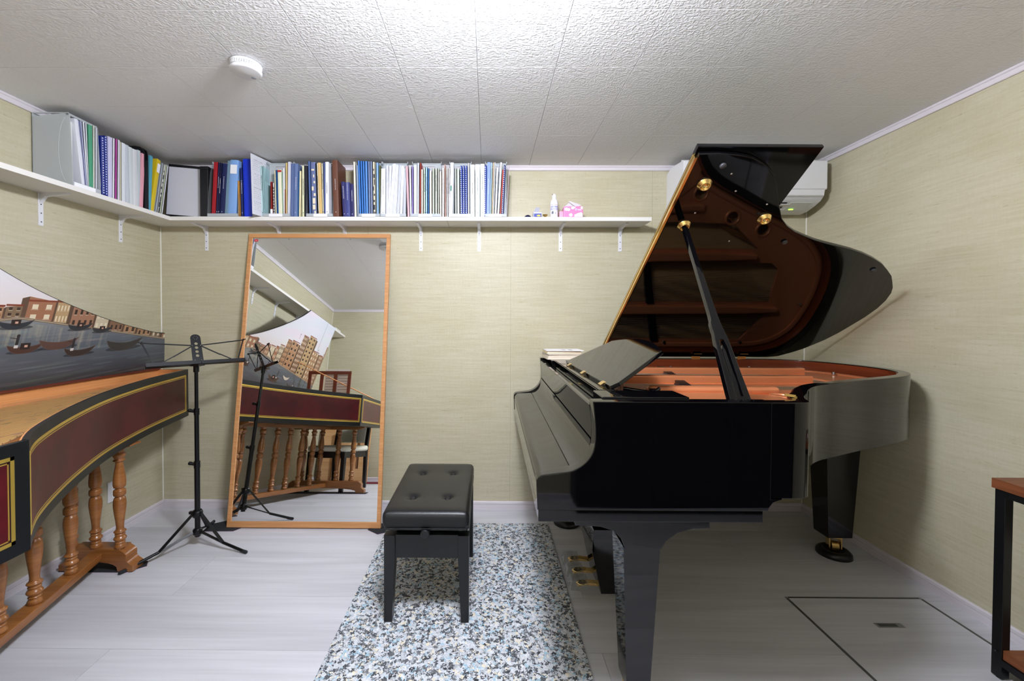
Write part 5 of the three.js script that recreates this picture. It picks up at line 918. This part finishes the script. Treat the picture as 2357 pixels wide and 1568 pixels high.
  for (let i = 0; i < 30; i++) { const z = -2.16 - i * 0.013, z1 = z + 0.3; str.push(rod([0.62, 0.962, z], [hitch(z1) + 0.1, 0.953, z1 - 0.24], 0.0017, 0.0017, 5)); }
  P('strings', join(str), M.string, undefined, 'stuff');
  const tp = []; for (let i = 0; i < 84; i++) for (let k = 0; k < 2; k++) tp.push(rod([0.49 + k * 0.06 + (i % 3) * 0.014, 0.958, -1.54 - i * 0.012], [0.49 + k * 0.06 + (i % 3) * 0.014, 0.98, -1.54 - i * 0.012], 0.0032, 0.0028, 6));
  P('tuning_pins', join(tp), M.steel, undefined, 'stuff');
  const dm = []; for (let i = 0; i < 66; i++) { const z = -1.8 - i * 0.0115; if (Math.abs(z + 2.005) < 0.034 || Math.abs(z + 2.335) < 0.034) continue; dm.push(box(0.042, 0.016, 0.008, 0.86 + i * 0.003, 0.966, z), box(0.05, 0.006, 0.007, 0.86 + i * 0.003, 0.957, z)); }
  P('dampers', join(dm), M.blackSoft, undefined, 'stuff');
  const brd = smooth([[1.02, -1.5], [1.16, -1.68], [1.36, -1.84], [1.58, -1.95], [1.76, -2.08], [1.86, -2.22]], 40); P('bridge', sweep(brd, [[-0.016, 0.895], [0.016, 0.895], [0.012, 0.932], [-0.012, 0.932]]), M.oak);
  const hp = []; for (const [x, z] of smooth([[0.92, -1.36], [1.06, -1.48], [1.22, -1.61], [1.42, -1.72], [1.66, -1.83], [1.84, -1.96], [1.91, -2.1]], 60)) hp.push(rod([x, 0.944, z], [x - 0.003, 0.956, z], 0.0018, 0.0018, 6)); P('hitch_pins', join(hp), M.steel, undefined, 'stuff');
  for (const [x, z] of [[0.86, -1.33], [0.98, -1.37], [1.6, -2.56], [1.12, -2.56], [1.9, -2.3], [1.5, -1.76]]) P('frame_bolt', new THREE.CylinderGeometry(0.009, 0.01, 0.014, 6).translate(x, 0.967, z), M.steel);
  P('red_felt', span(0.745, 0.83, 1.0, 1.006, -1.3, -1.276), M.redFelt); P('red_felt', tube([[0.84, 0.95, -1.34], [0.9, 0.952, -1.37], [0.96, 0.95, -1.38]], 0.005), M.redFelt);
  P('lid_catch', join([flatBar([0.965, 0.95, -1.31], [0.965, 1.02, -1.31], 0.008, 0.003), flatBar([0.965, 1.02, -1.31], [0.935, 1.024, -1.315], 0.008, 0.003)]), M.brass);
  // lid, folded front flap, hinges
  const al = 33.3 * Math.PI / 180, lidM = new THREE.Matrix4().makeBasis(V3(1, 0, 0), V3(0, Math.sin(al), Math.cos(al)), V3(0, Math.cos(al), -Math.sin(al)).negate()).setPosition(0, 1.03, -2.628);
  const L = (g) => off(g.applyMatrix4(lidM));                    // local: x, s up the lid, -z is the outer face
  const lid = part(o, 'lid', L(slab(lidPts, -0.016, 0, 0.0025)), B);
  part(o, 'front_flap', L(slab([[0.708, -0.012], [0.708, 1.455], [1.133, 1.452], [1.133, -0.012]], -0.036, -0.019, 0.0025)), B);
  part(o, 'continuous_hinge', L(join([span(0.7045, 0.713, 0.0, 1.425, -0.019, 0.0015), new THREE.CylinderGeometry(0.0058, 0.0058, 1.425, 12).translate(0.707, 0.712, -0.017)])), M.brass);
  for (const x of [0.9, 1.585, 1.3]) P('lid_hinge', join([span(x - 0.026, x + 0.026, 1.0, 1.028, -2.6145, -2.6115), span(x - 0.026, x + 0.026, 1.024, 1.03, -2.64, -2.612), box(0.05, 0.002, 0.05, x, 1.047, -2.61).rotateX(0)]), M.brass);
  const cup = (x, s) => { const g = join([lathe([[0.026, 0.0], [0.0265, 0.002], [0.0255, 0.004], [0.019, 0.0135], [0.0175, 0.0165], [0.0145, 0.0165], [0.0125, 0.011], [0.009, 0.006], [0, 0.005]], 32)]); g.rotateX(Math.PI / 2).translate(x, s, 0); return part(lid, 'prop_cup', L(g), M.brass); };
  cup(0.784, 1.315); cup(1.093, 1.15); cup(0.79, 1.114);
  for (const [x, s] of [[0.813, 1.395], [1.764, 0.839], [1.25, 1.02]]) part(lid, 'bumper', L(lathe([[0, 0], [0.011, 0], [0.011, 0.006], [0.008, 0.009], [0, 0.01]], 20).rotateX(Math.PI / 2).translate(x, s, 0)), std({ color: 0x3a3a3e, roughness: 0.5 }));
  for (const [x, s] of [[0.913, 1.284], [1.063, 1.222], [0.808, 1.178], [1.016, 1.023], [0.86, 1.36]]) part(lid, 'screw', L(new THREE.SphereGeometry(0.0042, 12, 8).scale(1, 1, 0.5).translate(x, s, 0.001)), M.steel);
  // lid prop: a flat stick with a slot holding the short stick
  const A = V3(0.788, 0.998, -1.305), T = V3(0.79, 1.637, -1.695), up = T.clone().sub(A), len = up.length(); up.normalize();
  const ax = V3(1, 0, 0), nz = ax.clone().cross(up).normalize(); const stickM = new THREE.Matrix4().makeBasis(up.clone().cross(nz).normalize(), up, nz).setPosition(A);
  const S = (g) => off(g.applyMatrix4(stickM));
  const out = [[-0.034, 0], [0.034, 0], [0.0295, 0.1], [0.026, 0.18], [0.0225, 0.235], [0.0165, 0.275], [0.0135, 0.31], [0.0115, 0.4], [0.0095, 0.56], [0.0085, len - 0.02], [-0.0085, len - 0.02], [-0.0095, 0.56], [-0.0115, 0.4], [-0.0125, 0.33], [-0.0145, 0.3], [-0.0185, 0.29], [-0.0195, 0.265], [-0.0185, 0.25], [-0.0225, 0.22], [-0.0265, 0.16], [-0.0305, 0.08]];
  const slot = [[-0.01, 0.02], [0.012, 0.02], [0.0115, 0.19], [0.0065, 0.222], [-0.0065, 0.222], [-0.0095, 0.2]];
  part(o, 'lid_prop', S(slab(out, -0.011, 0.011, 0.0022, [slot])), B);
  part(o, 'short_prop', S(join([slab([[-0.0065, 0.01], [0.0075, 0.01], [0.009, 0.05], [0.0115, 0.07], [0.008, 0.1], [0.0055, 0.18], [0.0, 0.205], [-0.0055, 0.18], [-0.006, 0.1], [-0.008, 0.05]], -0.006, 0.006, 0.0015)])), B);
  part(o, 'prop_tip', S(new THREE.CylinderGeometry(0.0065, 0.0085, 0.04, 14).translate(0, len - 0.004, 0)), B);
  P('prop_bracket', join([span(0.75, 0.83, 0.955, 0.998, -1.3, -1.276), ...[0.757, 0.776, 0.785, 0.797, 0.808].map((x) => rod([x, 1.004, -1.288], [x - 0.004, 1.018, -1.262], 0.0018))]), M.blackMetal);
  // legs with flared heads, brass casters
  const head = (x, z, h0) => slab([[x - 0.212, h0], [x + 0.205, h0], [x + 0.205, h0 - 0.034], [x + 0.155, h0 - 0.036], [x + 0.105, h0 - 0.05], [x + 0.072, h0 - 0.075], [x + 0.058, h0 - 0.1], [x - 0.053, h0 - 0.1], [x - 0.065, h0 - 0.068], [x - 0.09, h0 - 0.043], [x - 0.13, h0 - 0.031], [x - 0.205, h0 - 0.028]], z - 0.062, z + 0.062, 0.003);
  const leg = (x, z, yt, w0, w1, d0, d1) => { const g = new THREE.BoxGeometry(1, 1, 1, 1, 1, 1), p = g.attributes.position; for (let i = 0; i < p.count; i++) { const t = p.getY(i) + 0.5; p.setXYZ(i, x + p.getX(i) * (w1 + (w0 - w1) * t), 0.105 + t * (yt - 0.105), z + p.getZ(i) * (d1 + (d0 - d1) * t)); } g.computeVertexNormals(); return g; };
  const caster = (lg, x, z, turn) => { const R = (g) => off(g.rotateY(turn).translate(x, 0.02, z)); part(lg, 'caster_wheel', R(rod([-0.016, 0.026, 0], [0.016, 0.026, 0], 0.026, 0.026, 28)), M.brassDull); part(lg, 'caster_fork', R(join([box(0.006, 0.062, 0.044, -0.026, 0.046, 0, 0.001), box(0.006, 0.062, 0.044, 0.026, 0.046, 0, 0.001), box(0.058, 0.012, 0.046, 0, 0.08, 0, 0.001)])), M.brass); };
  for (const z of [-1.33, -2.56]) { const x = 0.474 + sk(z); P('leg_head', head(x, z, 0.655)); const lg = P('leg', leg(x - 0.001, z, 0.56, 0.112, 0.074, 0.118, 0.08)); caster(lg, x, z, 0.4); }
  { const lg = P('leg', leg(1.868, -2.25, 0.728, 0.19, 0.126, 0.13, 0.1)); caster(lg, 1.864, -2.235, -0.35); P('leg_head', span(1.74, 2.0, 0.7, PB, -2.38, -2.12, 0.004)); }
  P('underside', plan([...at(0.05).filter((p) => p[0] > 0.45), [0.45, -2.6], [0.45, -1.285]], 0.735, 0.75), M.blackSoft);
  for (const [a, b] of [[[0.86, -1.4], [1.6, -2.5]], [[0.86, -2.45], [1.55, -1.85]], [[0.86, -1.9], [1.9, -2.2]]]) P('underside_beam', sweep([a, b], bar(-0.045, 0.045, 0.68, 0.736)), M.oak);
  // pedal lyre
  P('lyre_post', skew(span(0.475, 0.52, 0.16, 0.656, -1.87, -1.832, 0.003))); P('lyre_post', skew(span(0.475, 0.52, 0.16, 0.656, -1.995, -1.957, 0.003)));
  P('lyre_box', slab([[0.5, 0.055], [0.575, 0.055], [0.58, 0.3], [0.545, 0.34], [0.465, 0.34], [0.458, 0.25]], -2.02, -1.81, 0.003));
  P('lyre_rod', join([rod([0.53, 0.3, -1.84], [0.6, 0.7, -1.84], 0.004), rod([0.53, 0.3, -1.985], [0.6, 0.7, -1.985], 0.004), rod([0.56, 0.12, -1.83], [0.82, 0.68, -1.83], 0.006)]), M.steel);
  for (const z of [-1.86, -1.955, -2.05]) { const pg = slab([[0.52, 0.075], [0.46, 0.082], [0.425, 0.08], [0.408, 0.072], [0.404, 0.064], [0.412, 0.062], [0.44, 0.07], [0.52, 0.064]], z - 0.014, z + 0.014, 0.003); P('pedal', join([pg, new THREE.SphereGeometry(1, 18, 10).scale(0.028, 0.0075, 0.019).translate(0.428, 0.0735, z)]), M.brass); }
}
for (const [i, z] of [-1.86, -1.955, -2.05].entries()) {
  const o = thing('pedal_sleeve', ['clear plastic cover on the pedal nearest the viewer', 'clear plastic cover on the middle piano pedal', 'clear plastic cover on the pedal farthest from the viewer'][i], 'pedal cover', [0.415, 0, z], 0, 'pedal covers');
  const pts = [[-0.042, 0.052], [-0.046, 0.07], [-0.036, 0.092], [0.0, 0.096], [0.034, 0.094], [0.036, 0.056], [0.0, 0.05]];
  part(o, 'sleeve', sweep([[-0.0001, 0.026], [0, -0.026]], pts.map(([a, y]) => [a, y + hash(i, Math.round(a * 1e3) & 255, 4) * 0.006])), M.pvc); part(o, 'crumpled_edge', tube([[-0.044, 0.054, -0.024], [-0.05, 0.07, -0.006], [-0.04, 0.088, 0.012], [-0.044, 0.066, 0.024]], 0.0016, 20, 5), M.frosted);
}
{ // cups under the casters
  const spots = [[1.864, -2.235, 'black round caster cup under the tail leg of the piano'], [0.474, -1.33, 'black round caster cup under the near front leg of the piano'], [0.49, -2.56, 'black round caster cup under the far front leg of the piano']];
  let first; for (const [x, z, l] of spots) {
    let c; if (!first) { c = first = thing('caster_cup', l, 'caster cup', [x, 0, z], 0, 'piano caster cups'); part(c, 'cup', lathe([[0, 0], [0.074, 0], [0.079, 0.004], [0.078, 0.018], [0.066, 0.03], [0.05, 0.033], [0.046, 0.022], [0.03, 0.019], [0, 0.019]], 44), M.blackSoft); part(c, 'felt_base', lathe([[0, 0], [0.0795, 0], [0.0795, 0.0025], [0, 0.0025]], 44), M.feltBlack); }
    else { c = first.clone(); c.name = numbered('caster_cup'); c.position.set(x, 0, z); tag(c, l, 'caster cup', 'piano caster cups'); scene.add(c); }
  }
}
{ // books lying on the far end of the piano
  const stack = [[0.0, 0.026, 0.23, 0.17, 'thick cream paperback score at the bottom of the pile on the piano', '#e4d8c4'], [0.0268, 0.006, 0.21, 0.155, 'thin cream booklet second from below in the pile on the piano', '#d8cfc4'], [0.0335, 0.015, 0.205, 0.15, 'folded yellowish score third from below in the pile on the piano', '#e6d2a8'], [0.0492, 0.004, 0.215, 0.15, 'white printed sheets topping the pile on the piano', '#eceaec']];
  stack.forEach(([y, h, w, d, l, col], i) => {
    const o = thing('score_book', l, i === 3 ? 'paper' : 'book', [0.345 + w / 2, PY + 0.006 + y, -2.535 + (i % 2) * 0.008], [0.05, 0.09, 0.02, 0.0][i], undefined);
    if (i === 3) { for (let k = 0; k < 3; k++) part(o, 'sheet', box(w, 0.0009, d, 0.003 * k, 0.0006 + k * 0.0012, -0.002 * k).rotateY(0.02 * k), paint(col, 0.7)); part(o, 'print_block', box(0.02, 0.0003, 0.05, 0.0, 0.0041, 0.03), paint('#a8a4b0', 0.7)); part(o, 'print_block', box(0.02, 0.0003, 0.05, 0.04, 0.0041, 0.03), paint('#a8a4b0', 0.7)); return; }
    part(o, 'cover', join([box(w, 0.0012, d, 0, 0.0006, 0), box(w, 0.0012, d, 0, h - 0.0006, 0), box(0.0014, h, d, -w / 2 + 0.0007, h / 2, 0)]), paint(col, 0.6));
    const pg = []; const n = Math.max(1, Math.round(h / 0.004)); for (let k = 0; k < n; k++) pg.push(box(w - 0.004 - hash(k, i, 2) * 0.004, (h - 0.0026) / n * 0.93, d - 0.003 - hash(k, i, 3) * 0.004, 0.001, 0.0013 + (k + 0.5) * (h - 0.0026) / n, 0));
    part(o, 'pages', join(pg), paint('#e8d9c6', 0.8));
  });
}

// ---------- air conditioner ----------
{
  const x0 = 1.156, x1 = 2.006, o = thing('air_conditioner', 'white wall air conditioner high behind the raised piano lid', 'air conditioner', [(x0 + x1) / 2, 2.05, -D]), off = (g) => g.translate(-(x0 + x1) / 2, -2.05, D);
  const W = M.plasticWhite;
  const body = [[-D, 1.945], [-D, 2.205], [-2.66, 2.225], [-2.53, 2.212], [-2.507, 2.2], [-2.503, 2.03], [-2.51, 2.0], [-2.535, 1.975], [-2.58, 1.955], [-2.64, 1.937], [-2.7, 1.932]];
  part(o, 'body', off(prof(body, x0 + 0.004, x1 - 0.004, 0.006, 0.5)), W);
  part(o, 'front_panel', off(prof([[-2.507, 2.034], [-2.5, 2.034], [-2.4955, 2.04], [-2.4955, 2.192], [-2.5, 2.204], [-2.512, 2.212], [-2.53, 2.216], [-2.53, 2.21], [-2.507, 2.19]], x0, x1, 0.002, 0.5)), W);
  part(o, 'lower_band', off(prof([[-2.51, 1.994], [-2.5, 2.0], [-2.498, 2.03], [-2.506, 2.031]], x0 + 0.01, x1 - 0.014, 0.001)), W);
  part(o, 'louvre_slot', off(prof([[-2.545, 1.9665], [-2.64, 1.9345], [-2.64, 1.94], [-2.545, 1.973]], x0 + 0.06, x1 - 0.2)), M.hole);
  for (const [a, b] of [[-2.55, 1.962], [-2.6, 1.9445], [-2.645, 1.931]]) part(o, 'louvre', off(prof([[a, b], [a - 0.028, b - 0.0055], [a - 0.028, b - 0.008], [a, b - 0.003]], x0 + 0.06, x1 - 0.19)), W);
  part(o, 'display_panel', off(prof([[-2.545, 1.9705], [-2.62, 1.9425], [-2.62, 1.94], [-2.545, 1.968]], x1 - 0.175, x1 - 0.05)), std({ color: 0xcfcfcc, roughness: 0.3 }));
  const led = part(o, 'indicator_light', off(span(x1 - 0.145, x1 - 0.12, 1.9405, 1.9435, -2.612, -2.606)), std({ color: 0x60e020, emissive: new THREE.Color(0.35, 1.0, 0.05), emissiveIntensity: 2.2 }));
  for (const y of [1.985, 2.0]) part(o, 'side_screw', off(rod([x0 + 0.003, y, -2.7], [x0 + 0.005, y, -2.7], 0.003)), M.hole);
}
// ---------- side table at the right edge ----------
{
  const o = thing('side_table', 'small side table with reddish wood boards and a black metal frame by the right wall', 'table', [1.925, 0, -1.23]);
  const x0 = 1.79 - 1.925, x1 = 2.06 - 1.925, z0 = -1.484 + 1.23, z1 = -0.98 + 1.23, F = M.blackMetal;
  part(o, 'table_top', triUV(span(x0, x1, 0.668, 0.702, z0, z1, 0.001)), M.table);
  part(o, 'lower_shelf', triUV(span(x0 + 0.012, x1 - 0.012, 0.075, 0.108, z0 + 0.034, z1 - 0.034, 0.001)), M.table);
  for (const x of [x0 + 0.006, x1 - 0.035]) for (const z of [z0 + 0.006, z1 - 0.036]) part(o, 'leg', span(x, x + 0.029, 0.006, 0.667, z, z + 0.03, 0.0015), F);
  for (const x of [x0 + 0.006, x1 - 0.031]) for (const y of [0.643, 0.05]) part(o, 'side_rail', span(x, x + 0.025, y, y + 0.024, z0 + 0.034, z1 - 0.034, 0.001), F);
  for (const z of [z0 + 0.008, z1 - 0.033]) for (const y of [0.643, 0.05]) part(o, 'end_rail', span(x0 + 0.034, x1 - 0.034, y, y + 0.024, z, z + 0.025, 0.001), F);
  for (const x of [x0 + 0.02, x1 - 0.02]) for (const z of [z0 + 0.021, z1 - 0.021]) part(o, 'levelling_foot', lathe([[0, 0], [0.01, 0], [0.01, 0.004], [0.004, 0.006], [0.004, 0.01], [0, 0.01]], 16).translate(x, 0, z), M.feltBlack);
  part(o, 'bolt', join([rod([x0 + 0.06, 0.64, z0 + 0.02], [x0 + 0.06, 0.645, z0 + 0.02], 0.008), new THREE.SphereGeometry(0.005, 10, 8).translate(x0 + 0.004, 0.095, z0 + 0.02)]), F);
  const b = thing('white_case', 'white small case on the side table, cut by the picture edge', 'case', [1.9, 0.7022, -1.32]);
  part(b, 'body', box(0.09, 0.022, 0.13, 0.02, 0.011, 0, 0.003), M.plasticWhite); part(b, 'lid', box(0.092, 0.006, 0.132, 0.02, 0.024, 0, 0.002), paint('#6c6e72', 0.5));
}
// ---------- dark cabinet behind the viewer, mirrored in the polished side of the piano ----------
{
  const o = thing('low_cabinet', 'low black cabinet by the rear wall, seen as dark reflection in the piano side', 'cabinet', [1.3, 0, 0.2]);
  const a = 0.74, K = std({ color: 0x0a0a0c, roughness: 0.5 });
  part(o, 'carcass', join([span(-a, a, 0.06, 0.9, 0.0, 0.14), span(-a + 0.02, a - 0.02, 0, 0.06, 0.02, 0.14)]), K); part(o, 'top', span(-a - 0.01, a + 0.01, 0.9, 0.925, -0.125, 0.15, 0.002), K);
  for (let i = 0; i < 3; i++) { const w = 2 * a / 3, d = part(o, 'door', span(-a + i * w + 0.002, -a + (i + 1) * w - 0.002, 0.065, 0.895, -0.02, 0.0, 0.002), K); part(d, 'handle', span(-a + i * w + w - 0.05, -a + i * w + w - 0.035, 0.6, 0.7, -0.03, -0.02, 0.002), M.blackMetal); }
}
scene.traverse((m) => { if (m.isMesh) { m.castShadow = true; m.receiveShadow = true; } });
renderer.render(scene, camera);
